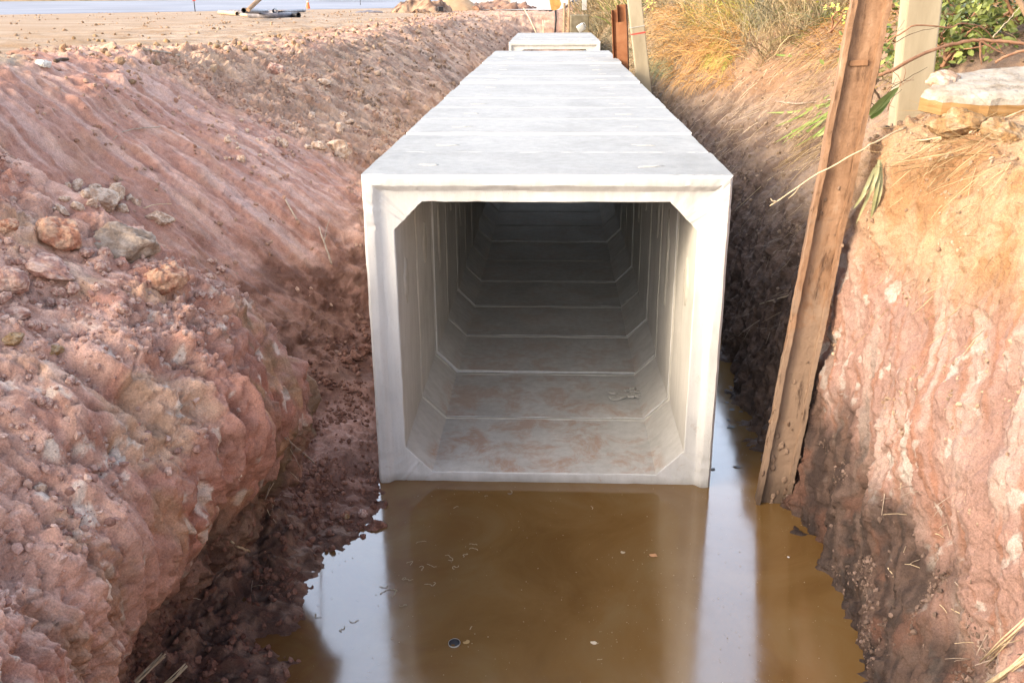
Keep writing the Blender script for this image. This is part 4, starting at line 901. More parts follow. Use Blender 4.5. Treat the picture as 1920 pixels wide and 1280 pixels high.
bm = bmesh.new(); bm_box(bm, (-.125, -.118, zc+.105), (.125, .118, zc+.118)); link_mesh('wire_tie', bm_mesh('wire_tie', bm), M['wire'], o)
for px, ytop, wd, dep, Y, lab, sd_ in ((1154, 19, .13, .16, 18.7, 'shorter rusty pile stub left of the slim concrete pole', 1), (1166, 9, .17, .2, 18.4, 'taller rusty pile stub standing against the slim concrete pole', 2)):
    b_ = at_y(px+3, 110, Y); t_ = at_y(px, ytop, Y); a = (t_-b_).normalized(); L_ = (t_-b_).length+1.2
    o = link_mesh('steel_pile', hbeam_mesh('steel_pile', L_, wd, dep, seed=sd_*9), M['rust_red']); aim(o, b_-a*1.2, t_, Vector((1, -.25, 0)))
    tag(o, lab, 'pile')
    if sd_ == 2:
        bm = bmesh.new(); bm_box(bm, (-.10, -.118, .2), (.10, -.104, L_-.30)); link_mesh('cover_plate', bm_mesh('cover_plate', bm), M['rust_red'], o)
b_ = at_y(1096, 17, 41); t_ = at_y(1095, -60, 41)
o = link_mesh('concrete_pole', post_mesh('concrete_pole', .19, .2, 3.2), M['white']); aim(o, b_-Vector((0, 0, .05)), t_); tag(o, 'distant whitish concrete pole above the far end of the culvert', 'pole')
b_ = at_y(1084, 60, 37); bm = bmesh.new(); bm_box(bm, (-.36, -.25, -.3), (.36, .25, .72), bevel=.04)
tag(link_mesh('concrete_block', bm_mesh('concrete_block', bm), simple_mat('mossy_concrete', [(.3, (.13, .11, .07)), (.55, (.22, .19, .13)), (.75, (.30, .27, .20))], 4), loc=b_-Vector((0, 0, .12)), rot=(0, 0, .2)), 'grey concrete block half buried in the grassy far bank', 'block')
for px, y0, y1, lab in ((1057, 58, 6, 'thin timber post left of the half buried block'), (1066, 50, -6, 'thicker timber post nearest the half buried block')):
    b_ = at_y(px, y0, 34); t_ = at_y(px+1, y1, 34)
    v, f = tube_arrays([b_-Vector((0, 0, .5)), b_.lerp(t_, .5)+Vector((.01, 0, 0)), t_], [.05, .045, .04], 7); me = bpy.data.meshes.new('timber_post'); me.from_pydata([tuple(q) for q in v], [], f)
    tag(link_mesh('timber_post', me, M['timber']), lab, 'post', 'timber posts at the far end of the trench')
# white plastic can thrown on the slope
bm = bmesh.new(); bm_box(bm, (-.12, -.09, -.15), (.12, .09, .12), bevel=.03)
can = link_mesh('plastic_can', bm_mesh('plastic_can', bm, True, 40), M['white'], loc=at_y(1090, 52, 35.5), rot=(.3, R(55), .4))
tag(can, 'white plastic can lying on the right slope past the culvert', 'can')
bm = bmesh.new(); bmesh.ops.create_cone(bm, cap_ends=True, segments=14, radius1=.035, radius2=.03, depth=.06, matrix=Matrix.Translation((.05, 0, .145))); link_mesh('cap', bm_mesh('cap', bm), M['wire'], can)
me = tubes_mesh('handle', [(curve_pts([(-.09, 0, .11), (-.09, 0, .16), (0, 0, .17), (.02, 0, .12)], 10), .014)]); link_mesh('handle', me, M['white'], can)

# ------------------------------------------------------------------ far ground: road, pipes, cone, stakes, heaps, digger bucket
GZ = 2.6
def road():
    A = Vector((-31.3, 54.7, 0)); d = Vector((.64, .768, 0)); nrm = Vector((-.768, .64, 0)); V = []; Fc = []
    ts = [-220+i*10 for i in range(60)]; prof = [(-.6, GZ-.05), (0, GZ+.05), (1.2, GZ+.055), (1.21, GZ+.075), (20, GZ+.30), (40, GZ+.52), (46, GZ+.585), (46.01, GZ+.60)]
    prof = [(-.6, GZ-.08), (0, GZ+.045), (22, GZ+.31), (46, GZ+.60), (47, GZ+.3)]
    for t in ts:
        for s, z in prof: p = A+d*t+nrm*s; V.append((p.x, p.y, z))
    m = len(prof)
    for i in range(len(ts)-1):
        for k in range(m-1): Fc.append((i*m+k, (i+1)*m+k, (i+1)*m+k+1, i*m+k+1))
    tag(link_mesh('road', np_mesh('road', V, Fc, False), M['road']), kind='structure')
    V = []; Fc = []
    for s0, s1 in ((10.6, 10.8), (32, 32.2)):
        for k in range(59):
            if k % 1: continue
            o0 = len(V)
            for t, s in ((ts[k], s0), (ts[k+1], s0), (ts[k+1], s1), (ts[k], s1)):
                zz = np.interp(s, [0, 22, 46], [GZ+.045, GZ+.31, GZ+.60])+.006; p = A+d*t+nrm*s; V.append((p.x, p.y, zz))
            Fc.append((o0, o0+1, o0+2, o0+3))
    tag(link_mesh('lane_line', np_mesh('lane_line', V, Fc, False), M['white']), kind='structure')
    # verge beyond the road
    V = []; Fc = []; m = 5; rr = random.Random(2)
    for t in ts:
        for s, z in ((46.6, GZ+.3), (47.2, GZ+.72), (52, GZ+.85), (60, GZ+1.0), (160, GZ+1.0)): p = A+d*t+nrm*s; V.append((p.x, p.y, z+rr.uniform(-.05, .05)))
    for i in range(len(ts)-1):
        for k in range(m-1): Fc.append((i*m+k, (i+1)*m+k, (i+1)*m+k+1, i*m+k+1))
    tag(link_mesh('verge', np_mesh('verge', V, Fc, True), simple_mat('verge_earth', [(.35, (.16, .14, .06)), (.5, (.32, .22, .12)), (.65, (.42, .30, .18))], .8, .95, None)), kind='structure')
road()
def pipe(pts, r, mat, lab, grp='old pipes piled by the road'):
    V = []; Fc = []; seg = 14; P = curve_pts(pts, 8)
    for rad in (r, r*.82):
        v, f = tube_arrays(P, rad, seg, cap=False); o = len(V); V += v; Fc += [tuple(i+o for i in (q if rad == r else q[::-1])) for q in f]
    n = len(P)*seg
    for e in (0, (len(P)-1)*seg):
        for k in range(seg):
            q = (e+k, e+(k+1) % seg, n+e+(k+1) % seg, n+e+k); Fc.append(q if e else q[::-1])
    me = bpy.data.meshes.new('pipe'); me.from_pydata([tuple(v) for v in V], [], Fc)
    for p in me.polygons: p.use_smooth = True
    return tag(link_mesh('pipe', me, mat), lab, 'pipe', grp)
def gp(x, y, z=0): q = at_z(x, y, GZ+z); return q
pr = .105
pipe([gp(411, 23.5, pr), gp(445, 26.2, pr)], .10, M['tan_pipe'], 'short tan pipe sticking out leftmost of the pipe pile')
pipe([gp(432, 22.5, pr), gp(470, 24.0, pr), gp(524, 25.5, pr)], .115, M['iron_pipe'], 'long dark pipe in the middle of the pile, its mouth to the left')
pipe([gp(468, 29.0, pr), gp(510, 29.8, pr), gp(545, 28.8, pr)], .115, M['iron_pipe'], 'grey pipe lying foremost in the pile')
pipe([gp(543, 28.6, pr), gp(560, 29.0, pr)], .11, M['black'], 'short black pipe end right of the foremost grey pipe')
pipe([gp(452, 28.2, .08), gp(466, 29.2, .08)], .07, M['tan_pipe'], 'small brownish pipe stub left of the foremost grey pipe')
pipe([gp(457, 20, .40), gp(478, 21.5, .30), gp(500, 22.5, .2)], .10, M['iron_pipe'], 'upper dark pipe lying slanted across the back of the pile')
pipe([gp(514.5, 21.5, .27), gp(517, 19.2, .27)], .10, M['black'], 'black pipe mouth pointing at the viewer from the back of the pile')
pipe([gp(528, 23.5, .12), gp(571, 20.2, .12)], .085, M['iron_pipe'], 'thin dark pipe stretching right towards the traffic cone')
b_ = gp(465, 19.0, .42); t_ = at_y(492, -6, b_.y+1.0)
v, f = tube_arrays([b_, t_], .075, 8); me = bpy.data.meshes.new('timber_plank'); me.from_pydata([tuple(q) for q in v], [], f)
tag(link_mesh('timber_plank', me, M['timber']), 'pale timber pole rising slantwise out of the pipe pile', 'timber')
# traffic cone
cpos = gp(578, 18.2); cone = empty('traffic_cone', cpos, 'orange traffic cone with a white collar beside the pipes', 'cone')
def lathe(name, prof, seg=20, mat=None, parent=None, loc=(0, 0, 0)):
    V = [(r_*math.cos(2*math.pi*k/seg), r_*math.sin(2*math.pi*k/seg), z) for r_, z in prof for k in range(seg)]; m = len(prof)
    Fc = [(i*seg+k, i*seg+(k+1) % seg, (i+1)*seg+(k+1) % seg, (i+1)*seg+k) for i in range(m-1) for k in range(seg)]
    me = bpy.data.meshes.new(name); me.from_pydata(V, [], Fc)
    for p in me.polygons: p.use_smooth = True
    return link_mesh(name, me, mat, parent, loc=loc)
bm = bmesh.new(); bm_box(bm, (-.2, -.2, 0), (.2, .2, .035), bevel=.01); link_mesh('base', bm_mesh('base', bm), M['orange'], cone)
lathe('cone_body', [(.16, .035), (.15, .06), (.085, .48)], mat=M['orange'], parent=cone); lathe('collar', [(.085, .48), (.068, .60)], mat=M['white'], parent=cone); lathe('tip', [(.068, .60), (.04, .74), (.01, .745)], mat=M['orange'], parent=cone)
# marker stakes with little flags
def stake(px, py, H, lab, flag=True):
    p = gp(px, py); e = empty('marker_stake', p, lab, 'stake', 'marker stakes by the road')
    v, f = tube_arrays([(0, 0, -.2), (0, 0, H)], .028, 6); me = bpy.data.meshes.new('stake'); me.from_pydata([tuple(q) for q in v], [], f); link_mesh('stake', me, M['black'], e)
    if flag:
        bm = bmesh.new(); bm_box(bm, (-.10, -.012, H-.22), (.10, .012, H+.04), bevel=.004); link_mesh('board', bm_mesh('board', bm), M['red'], e)
stake(366, 22.5, .85, 'thin dark marker stake at the road edge left of the pipes'); stake(676, 13.5, .95, 'thin dark marker stake right of the traffic cone')
for px, lab in ((843, 'red and white post left of the sand heap'), (868, 'red and white post behind the sand heap'), (882, 'red and white post right of the sand heap')):
    p = gp(px, 9.5); e = empty('barrier_post', p, lab, 'post', 'red and white posts behind the sand')
    for k in range(5): lathe('band', [(.05, .25*k), (.05, .25*k+.25)], 10, M['red'] if k % 2 == 0 else M['white'], e)
# heaps
def heap(name, px, py, rx, ry, hgt, mat, lab, cat, seed, rough=.2, cols=None, sub=5):
    V, Fc = ICO[sub]; V = V[:].copy(); V = V*np.array((rx, ry, hgt)); V[:, 2] = np.maximum(V[:, 2], -.1)
    rxy = np.hypot(V[:, 0]/rx, V[:, 1]/ry); V[:, 2] = np.where(V[:, 2] > 0, hgt*np.maximum(0, 1-rxy)**.9, V[:, 2])
    V = V+(rough*fbm(V*1.4+seed, 5, 870+seed))[:, None]*np.array((.4, .4, 1))
    if cols: me = np_mesh(name, V, Fc, True, lerp(cols[0], cols[1], sst(-.3, .3, fbm(V*2.5+seed, 5, 880))))
    else: me = np_mesh(name, V, Fc, True)
    return tag(link_mesh(name, me, mat, loc=gp(px, py)), lab, cat)
heap('sand_heap', 852, 20, 1.9, 1.6, 1.05, M['sand'], 'smooth conical heap of tan sand by the trench edge', 'sand heap', 1, .06)
heap('earth_heap', 790, 24, 1.7, 1.2, .75, M['stone'], 'rough dark heap of earth rubble left of the sand heap', 'earth heap', 2, .55, ((.15, .09, .065), (.38, .26, .18)))
heap('earth_heap', 930, 19, 2.6, 3.0, .5, M['stone'], 'low brown earth heap at the far corner of the trench', 'earth heap', 3, .45, ((.18, .10, .075), (.33, .21, .15)))
bm = bmesh.new(); bm_box(bm, (-.13, -.13, 0), (.13, .13, .22), bevel=.01); tag(link_mesh('black_box', bm_mesh('black_box', bm), M['black'], loc=gp(828, 26)+Vector((0, -.4, .12)), rot=(0, 0, .3)), 'small black box on the rubble in front of the sand heap', 'box')  # plain small black box
V, Fc = ICO[4]; V = V*np.array((.8, .5, .12)); V = V+(.05*fbm(V*4, 4, 77))[:, None]
tag(link_mesh('tarpaulin', np_mesh('tarpaulin', V, Fc, True), simple_mat('tarp', [(.3, (.10, .09, .10)), (.7, (.20, .18, .19))], 5, .7, None), loc=gp(692, 24.5)), 'crumpled dark tarpaulin on the sand right of the cone', 'tarpaulin')
p = gp(905, 17); bm = bmesh.new(); bm_box(bm, (-.36, -.3, -.1), (.36, .3, .85), bevel=.04); tag(link_mesh('concrete_block', bm_mesh('concrete_block', bm), M['white'], loc=p, rot=(0, 0, .15)), 'pale upright concrete block right of the sand heap', 'block')
for px, lab in ((934, 'left brown masonry stack behind the trench edge'), (950, 'right brown masonry stack behind the trench edge')):
    bm = bmesh.new()
    for k in range(4): bm_box(bm, (-.33+.02*(k % 2), -.3, .22*k-.1), (.33-.02*((k+1) % 2), .3, .22*k+.11), bevel=.015)
    tag(link_mesh('block_stack', bm_mesh('block_stack', bm), M['brick'], loc=gp(px, 12.5), rot=(0, 0, .1)), lab, 'block stack', 'masonry stacks behind the trench')
# pale concreted yard behind the trench end
bm = bmesh.new(); yv = [bm.verts.new(v) for v in ((-5.5, 62, GZ+.05), (.35, 58, GZ+.05), (3, 140, GZ+.62), (-14, 140, GZ+.62))]; bm.faces.new(yv)
tag(link_mesh('yard', bm_mesh('yard', bm), simple_mat('pale_yard', [(.3, (.38, .33, .30)), (.7, (.47, .43, .39))], 1, .9, None)), kind='structure')
# excavator bucket hanging at the end of the trench
ex = empty('excavator_bucket', at_y(1040, 9, 40), 'yellow digger bucket hanging over the far end of the trench', 'excavator bucket'); ex.scale = (.62, .62, .62)
bm = bmesh.new(); prf = [(-.36, .34), (-.10, .42), (.30, .34), (.44, .02), (.30, -.24), (.02, -.36), (-.22, -.32)]
for s in (-.3, .3): bm.faces.new([bm.verts.new((x_, s, z_)) for x_, z_ in prf])
bm.verts.ensure_lookup_table(); m = len(prf)
for k in range(m-1): bm.faces.new((bm.verts[k], bm.verts[k+1], bm.verts[m+k+1], bm.verts[m+k]))
link_mesh('bucket_shell', bm_mesh('bucket_shell', bm), M['yellow'], ex)
bm = bmesh.new()
for k in range(4): bm_box(bm, (-.38, -.27+.16*k, -.42), (-.14, -.21+.16*k, -.33), bevel=.008)
link_mesh('teeth', bm_mesh('teeth', bm), M['black'], ex)
me = tubes_mesh('arm', [([(.05, 0, .3), (-.25, .3, 1.1), (-.1, 1.2, 2.6)], [.12, .15, .18], dict(seg=8))]); link_mesh('arm', me, M['yellow'], ex)
b_ = at_y(1040, 54, 39.6); t_ = at_y(1042, 20, 39.8); me = tubes_mesh('hanging_rod', [([b_-Vector((0, 0, .3)), b_.lerp(t_, .5)+Vector((.03, 0, 0)), t_], .035)])
tag(link_mesh('hanging_rod', me, M['black']), 'dark rod standing under the yellow digger bucket', 'rod')
for (x0, y0, x1, y1), lab in (((982, 16, 1006, 58), 'thin pale stick leaning into the far end of the trench'), ((1018, 38, 1019, 60), 'short upright stick behind the far culvert row')):
    me = tubes_mesh('stick', [([at_y(x0, y0, 41), at_y((x0+x1)/2, (y0+y1)/2, 40), at_y(x1, y1+6, 39)], .022)]); tag(link_mesh('stick', me, M['straw']), lab, 'stick')
# cars parked past the road
def car_parts(root):
    bm = bmesh.new(); side = [(-2.1, .3), (-2.15, .8), (-1.6, .95), (-1.0, 1.42), (.6, 1.45), (1.25, .98), (2.0, .85), (2.15, .5), (2.1, .3)]
    for s in (-.85, .85): bm.faces.new([bm.verts.new((x_, s, z_)) for x_, z_ in side])
    bm.verts.ensure_lookup_table(); m = len(side)
    for k in range(m): bm.faces.new((bm.verts[k], bm.verts[(k+1) % m], bm.verts[m+(k+1) % m], bm.verts[m+k]))
    link_mesh('body', bm_mesh('body', bm), M['car'], root)
    bm = bmesh.new()
    for s in (-.856, .856): bm.faces.new([bm.verts.new((x_, s, z_)) for x_, z_ in ((-1.4, .98), (-.95, 1.34), (.55, 1.37), (1.05, 1.0))])
    link_mesh('window', bm_mesh('window', bm), M['glass'], root)
    for x_ in (-1.35, 1.35):
        for s in (-.8, .8):
            wh = lathe('wheel', [(.02, -.1), (.33, -.1), (.33, .1), (.02, .1)], 18, M['rubber'], root, (x_, s, .33)); wh.rotation_euler.x = R(90)
            rm = lathe('rim', [(.01, -.115), (.18, -.11), (.18, .11), (.01, .115)], 14, M['wire'], wh)
for px, lab in ((628, 'leftmost dark car parked beyond the road'), (655, 'middle dark car parked beyond the road'), (690, 'third dark car from the left beyond the road'), (792, 'dark car parked beyond the road, nearest the sand heap')):
    d_ = px_dir(px, 1.2); pcar = CAM+d_*(112/d_.y); e = empty('parked_car', (pcar.x, pcar.y, GZ+.60), lab, 'car', 'dark cars parked beyond the road', rot=(0, 0, R(8))); car_parts(e)

# ------------------------------------------------------------------ vegetation
def blades(roots, dirs, length, width, droop, cols, segs=4, seed=0, taper=1.0):
    """ribbons that start along dirs and bend down; arrays (n,3),(n,3),(n,),(n,),(n,),(n,3)"""
    n = len(roots); rr = np.random.default_rng(seed); d = dirs/np.linalg.norm(dirs, axis=1, keepdims=True)
    side = np.cross(d, rr.normal(size=(n, 3))); side /= np.linalg.norm(side, axis=1, keepdims=True)
    P = roots.copy(); V = np.zeros((n, segs+1, 2, 3)); step = length/segs; cur = d.copy()
    for k in range(segs+1):
        w_ = (width*(1-(k/segs)**2*taper)*.5+.0004)[:, None]; V[:, k, 0] = P-side*w_; V[:, k, 1] = P+side*w_
        cur[:, 2] -= droop/segs*(1+k*.4); cur += rr.normal(size=(n, 3))*.07; cur /= np.linalg.norm(cur, axis=1, keepdims=True); P = P+cur*step[:, None]
    base = (np.arange(n)*(segs+1)*2)[:, None]; k = np.arange(segs)[None]*2
    Fc = np.stack([base+k, base+k+1, base+k+3, base+k+2], -1).reshape(-1, 4)
    tt = np.linspace(0, 1, segs+1)[None, :, None, None]; Cc = np.broadcast_to(cols[:, None, None, :]*(.8+.3*tt), V.shape)
    return V.reshape(-1, 3), Fc, np.clip(Cc.reshape(-1, 3), .005, .85)
def grass_obj(name, parts, label=None, cat=None, kind=None, group=None, mat='grass'):
    o = 0; Vs = []; Fs = []; Cs = []
    for V, Fc, Cc in parts: Vs.append(V); Fs.append(Fc+o); Cs.append(Cc); o += len(V)
    me = np_mesh(name, np.concatenate(Vs), np.concatenate(Fs), False, np.concatenate(Cs))
    return tag(link_mesh(name, me, M[mat]), label, cat, group, kind)
def roots_px(x0, y0, x1, y1, n, seed, skew=0):
    rr = random.Random(seed); out = []
    while len(out) < n:
        u, v = rr.random(), rr.random(); x = x0+(x1-x0)*u+skew*(v-.5); h = hit(x, y0+(y1-y0)*v)
        if h: out.append(h[0][:])
    return np.array(out)
def mixcol(n, a, b, rr, var=.2): return (np.asarray(a)+(np.asarray(b)-np.asarray(a))*rr.random((n, 1)))*rr.uniform(1-var, 1+var, (n, 1))
STRAWC = ((.20, .13, .06), (.50, .38, .22)); GOLD = ((.24, .10, .025), (.54, .33, .12)); GRN = ((.09, .12, .03), (.20, .23, .06)); GREY = ((.13, .13, .08), (.25, .22, .14))
def clump(px0, py0, px1, py1, n, ln, wd, droop, dr, spread, cols, seed, lift=.0, skew=0):
    rr = np.random.default_rng(seed); r0 = roots_px(px0, py0, px1, py1, n, seed, skew); r0[:, 2] += lift
    d = np.asarray(dr)[None]+rr.normal(size=(n, 3))*spread
    return blades(r0, d, rr.uniform(*ln, n), rr.uniform(*wd, n), rr.uniform(*droop, n), mixcol(n, *cols, rr), seed=seed)
# golden dry clump hanging over the slope
grass_obj('dry_grass_clump', [clump(1235, 20, 1400, 120, 1500, (.35, .85), (.004, .011), (.8, 2.2), (-.7, -.25, .5), .45, GOLD, 51, .12),
                              clump(1250, 60, 1380, 165, 900, (.25, .6), (.004, .010), (.8, 2.0), (-.6, -.3, .15), .5, GOLD, 52, .05),
                              clump(1290, 15, 1420, 70, 500, (.3, .7), (.004, .010), (.4, 1.6), (-.4, -.2, .7), .4, ((.22, .19, .03), (.36, .32, .07)), 53, .1)],
          'golden dry grass clump spilling over the slope right of the slim pole', 'grass clump')
grass_obj('grass_clump', [clump(1330, 60, 1372, 130, 420, (.2, .55), (.004, .010), (1.0, 2.4), (-.3, -.3, .1), .35, ((.22, .22, .03), (.34, .34, .08)), 54, .1)],
          'yellow green tuft hanging at the right end of the golden grass', 'grass clump')
grass_obj('grass_clump', [clump(1408, 0, 1445, 60, 700, (.35, .8), (.004, .009), (1.2, 2.6), (-.15, -.3, .25), .28, GREY, 55, .15)],
          'hanging grey green tuft of grass at the top edge above the slope', 'grass clump')
grass_obj('grass_clump', [clump(1225, 115, 1262, 150, 380, (.12, .35), (.004, .009), (.5, 1.8), (-.4, -.2, .5), .5, ((.14, .17, .09), (.30, .32, .18)), 56, .03)],
          'dark green tuft at the foot of the slim concrete pole', 'grass clump')
# rough grass on the bank tops: nobody could count it
def field(n, xr, yr, ln, wd, seed, pal, lean=(-.25, -.1, 1), spread=.35, droop=(.2, 1.4)):
    rr = np.random.default_rng(seed); X = rr.uniform(*xr, n*2); Y = yr[0]+(yr[1]-yr[0])*rr.random(n*2)**1.4
    keep = (fbm(np.c_[X*.8, Y*.5, X*0], 3, seed) > -.35); X, Y = X[keep][:n], Y[keep][:n]
    r0 = np.array([drop(a, b)[:] for a, b in zip(X, Y)]); m = len(r0); d = np.asarray(lean)[None]+rr.normal(size=(m, 3))*spread
    t = sst(-.25, .3, fbm(np.c_[X*.9, Y*.45, X*0], 3, seed+5)); c = lerp(mixcol(m, *pal[0], rr), mixcol(m, *pal[1], rr), t)
    sc = 1+np.clip((Y-12)/30, 0, 1.0)
    return blades(r0, d, rr.uniform(*ln, m), rr.uniform(*wd, m)*sc, rr.uniform(*droop, m), c, segs=3, seed=seed)
grass_obj('rough_grass', [field(8000, (2.9, 6), (14, 34), (.3, .8), (.006, .014), 61, (STRAWC, GREY)),
                          field(5000, (1.3, 3.1), (20, 36), (.2, .55), (.006, .012), 62, (STRAWC, GREY), lean=(-.6, -.2, .5), droop=(.6, 2)),
                          field(6000, (2.0, 8), (32, 62), (.5, 1.3), (.012, .025), 63, (STRAWC, GRN)),
                          field(3200, (3.3, 6), (8.6, 14), (.2, .55), (.004, .010), 64, (GOLD, GRN), lean=(-.8, -.3, .5), droop=(.5, 2)),
                          field(1800, (.6, 2.2), (36, 50), (.4, 1.0), (.01, .02), 65, (STRAWC, GREY)),
                          field(1500, (3.6, 8), (6.8, 9.5), (.15, .4), (.003, .008), 66, (STRAWC, GRN), lean=(-.4, -.1, .8))], kind='stuff')
# straw lying down the slope
def lying(px0, py0, px1, py1, n, ln, wd, cols, seed, tilt=(-.72, -.22, -.52), spread=.34, lift=.02):
    rr = np.random.default_rng(seed); r0 = roots_px(px0, py0, px1, py1, n, seed); r0[:, 2] += lift; r0[:, 0] -= .01
    d = np.asarray(tilt)[None]+rr.normal(size=(n, 3))*spread
    return blades(r0, d, rr.uniform(*ln, n), rr.uniform(*wd, n), rr.uniform(-.15, .25, n), mixcol(n, *cols, rr), seed=seed, segs=4)
grass_obj('fallen_straw', [lying(1440, 0, 1620, 120, 480, (.2, .7), (.003, .007), STRAWC, 71, lift=.04), lying(1490, 100, 1590, 300, 420, (.15, .5), (.0025, .006), STRAWC, 72, lift=.035),
                           lying(1380, 60, 1500, 260, 160, (.1, .4), (.003, .006), ((.50, .40, .28), (.64, .54, .40)), 73), lying(1380, 350, 1530, 640, 110, (.06, .22), (.002, .004), ((.34, .26, .18), (.5, .4, .3)), 74, spread=.6),
                           lying(1240, 180, 1400, 330, 160, (.1, .35), (.003, .006), ((.40, .31, .22), (.55, .44, .32)), 75, spread=.3),
                           lying(1700, 190, 1915, 330, 190, (.12, .45), (.002, .005), STRAWC, 76, tilt=(-.8, -.3, -.25), lift=.02), lying(1620, 320, 1900, 640, 120, (.06, .2), (.0015, .003), STRAWC, 77, spread=.5, lift=.004),
                           lying(1450, 0, 1600, 40, 300, (.3, .6), (.004, .008), GRN, 78, lift=.06)], kind='stuff')
# leafy plants: (branches in bark) > foliage of many small leaves
def leaves(C0, n, size, cols, seed, flat=.5, shape=1.35):
    rr = np.random.default_rng(seed); idx = rr.integers(0, len(C0), n); c = C0[idx]+rr.normal(size=(n, 3))*size*1.6
    nrm = rr.normal(size=(n, 3))*flat+np.array((-.35, -.35, .6)); nrm /= np.linalg.norm(nrm, axis=1, keepdims=True)
    u = np.cross(nrm, rr.normal(size=(n, 3))); u /= np.linalg.norm(u, axis=1, keepdims=True); v = np.cross(nrm, u); s = (size*rr.uniform(.55, 1.25, n))[:, None]
    pts = [(-shape, 0), (-.75, .55), (.1, .75), (.8, .5), (shape, 0), (.8, -.5), (.1, -.75), (-.75, -.55)]
    V = np.stack([c+u*s*a*.5+v*s*b*.5+nrm*s*(.12*abs(b)) for a, b in pts], 1).reshape(-1, 3); b0 = (np.arange(n)*8)[:, None]
    Fc = np.concatenate([b0+np.array([0, 1, 2, 3]), b0+np.array([0, 3, 4, 5]), b0+np.array([0, 5, 6, 7])]).reshape(-1, 4)
    Cc = np.repeat(mixcol(n, *cols, rr, .3), 8, 0); return V, Fc, np.clip(Cc, .005, .8)
def shrub(label, base, spans, nb, leafn, size, cols, seed, dark=True):
    rr = random.Random(seed); specs = []; C0 = []
    for k in range(nb):
        tip = Vector((base[0]+rr.uniform(*spans[0]), base[1]+rr.uniform(*spans[1]), base[2]+rr.uniform(*spans[2]))); b0 = Vector(base)+Vector((rr.uniform(-.3, .3), rr.uniform(-.2, .2), 0))
        P = curve_pts([b0, b0.lerp(tip, .5)+Vector((rr.uniform(-.2, .2), rr.uniform(-.2, .2), .15)), tip], 10, .015); specs.append((P, [.014*(1-.8*i/9)+.002 for i in range(10)], dict(seg=5)))
        C0 += [p[:] for p in P[3:]]
        for q in range(3):
            p0 = P[rr.randint(3, 8)]; p1 = p0+Vector((rr.uniform(-.3, .3), rr.uniform(-.3, .3), rr.uniform(-.2, .2))); specs.append(([p0, p0.lerp(p1, .5)+Vector((0, 0, .03)), p1], [.005, .004, .002], dict(seg=4))); C0 += [p1[:], p0.lerp(p1, .6)[:]]
    o = link_mesh('shrub', tubes_mesh('shrub', specs), M['bark']); tag(o, label, 'shrub')
    V, Fc, Cc = leaves(np.array(C0), leafn, size, cols, seed); f = link_mesh('foliage', np_mesh('foliage', V, Fc, False, Cc), M['leaf'], o); return o
LFG = ((.07, .10, .02), (.24, .28, .07))
def dropz(x, y): return drop(x, y)
for i, (x_, y_, lab, n_l) in enumerate(((4.0, 7.9, 'leafy shrub with round yellow green leaves above the white slab', 2600), (5.2, 8.6, 'leafy shrub filling the top right corner behind the curved branch', 2600), (3.35, 8.3, 'shrub glimpsed between the rusty beam and the thick pole', 1500))):
    b_ = dropz(x_, y_); shrub(lab, b_[:], ((-.75, .75), (-.5, .6), (-.15, .9)), 16, n_l, .052, LFG, 90+i)
for i, (x_, y_, lab) in enumerate(((6.5, 11, 'dark bush further back beyond the top right shrubs'), (4.6, 10.6, 'dark bush behind the thick concrete pole'))):
    b_ = dropz(x_, y_); shrub(lab, b_[:], ((-1.1, 1.1), (-.5, .6), (-.2, 1.5)), 20, 4200, .06, ((.05, .08, .02), (.20, .24, .07)), 95+i)
for i, (px, py, lab) in enumerate(((1592, 62, 'small yellow green sprig left of the rusty beam'), (1226, 22, 'small bright green weed right of the slim pole'), (1362, 18, 'tiny green weed at the top of the golden grass'))):
    h = hit(px, py)
    if h: shrub(lab, (h[0])[:], ((-.16, .12), (-.1, .1), (0, .2)), 4, 90, .045, ((.36, .42, .06), (.56, .58, .14)), 98+i)
# long green leaf blades
def leaf_blade(pts, wid, label, grp, cols=((.13, .21, .04), (.25, .31, .10)), n=10, name='leaf_blade'):
    P = curve_pts(pts, n); V = []; Fc = []
    for i, p in enumerate(P):
        t = (P[min(i+1, n-1)]-P[max(i-1, 0)]).normalized(); s = t.cross((CAM-p).normalized()).normalized()
        s = (s+Vector((0, .35, .2))).normalized(); w_ = wid*(math.sin(math.pi*min(1, .12+.88*i/(n-1)))**.6)*.5+.0006; up_ = s.cross(t)*w_*.35
        V += [p-s*w_+up_, p, p+s*w_+up_]
    for i in range(n-1):
        for k in (0, 1): Fc.append((i*3+k, i*3+k+1, i*3+k+4, i*3+k+3))
    V = np.array([v[:] for v in V]); t = random.random(); c = np.asarray(cols[0])*(1-t)+np.asarray(cols[1])*t
    return tag(link_mesh(name, np_mesh(name, V, Fc, True, np.tile(c, (len(V), 1))), M['leaf']), label, 'leaf', grp)
def tuft(name, label, cat, base, kids):
    e = empty(name, base, label, cat)
    for k in kids:
        k.parent = e; k.location = -Vector(base)
        for p in ('label', 'category', 'group'):
            if p in k: del k[p]
def on(px, py, lift=.03):
    h = hit(px, py); return h[0]+(CAM-h[0]).normalized()*lift
g1 = 'long green leaves lying left of the beam'; l1 = 'long narrow green leaf lying on the slope just left of the rusty beam'
kids = []
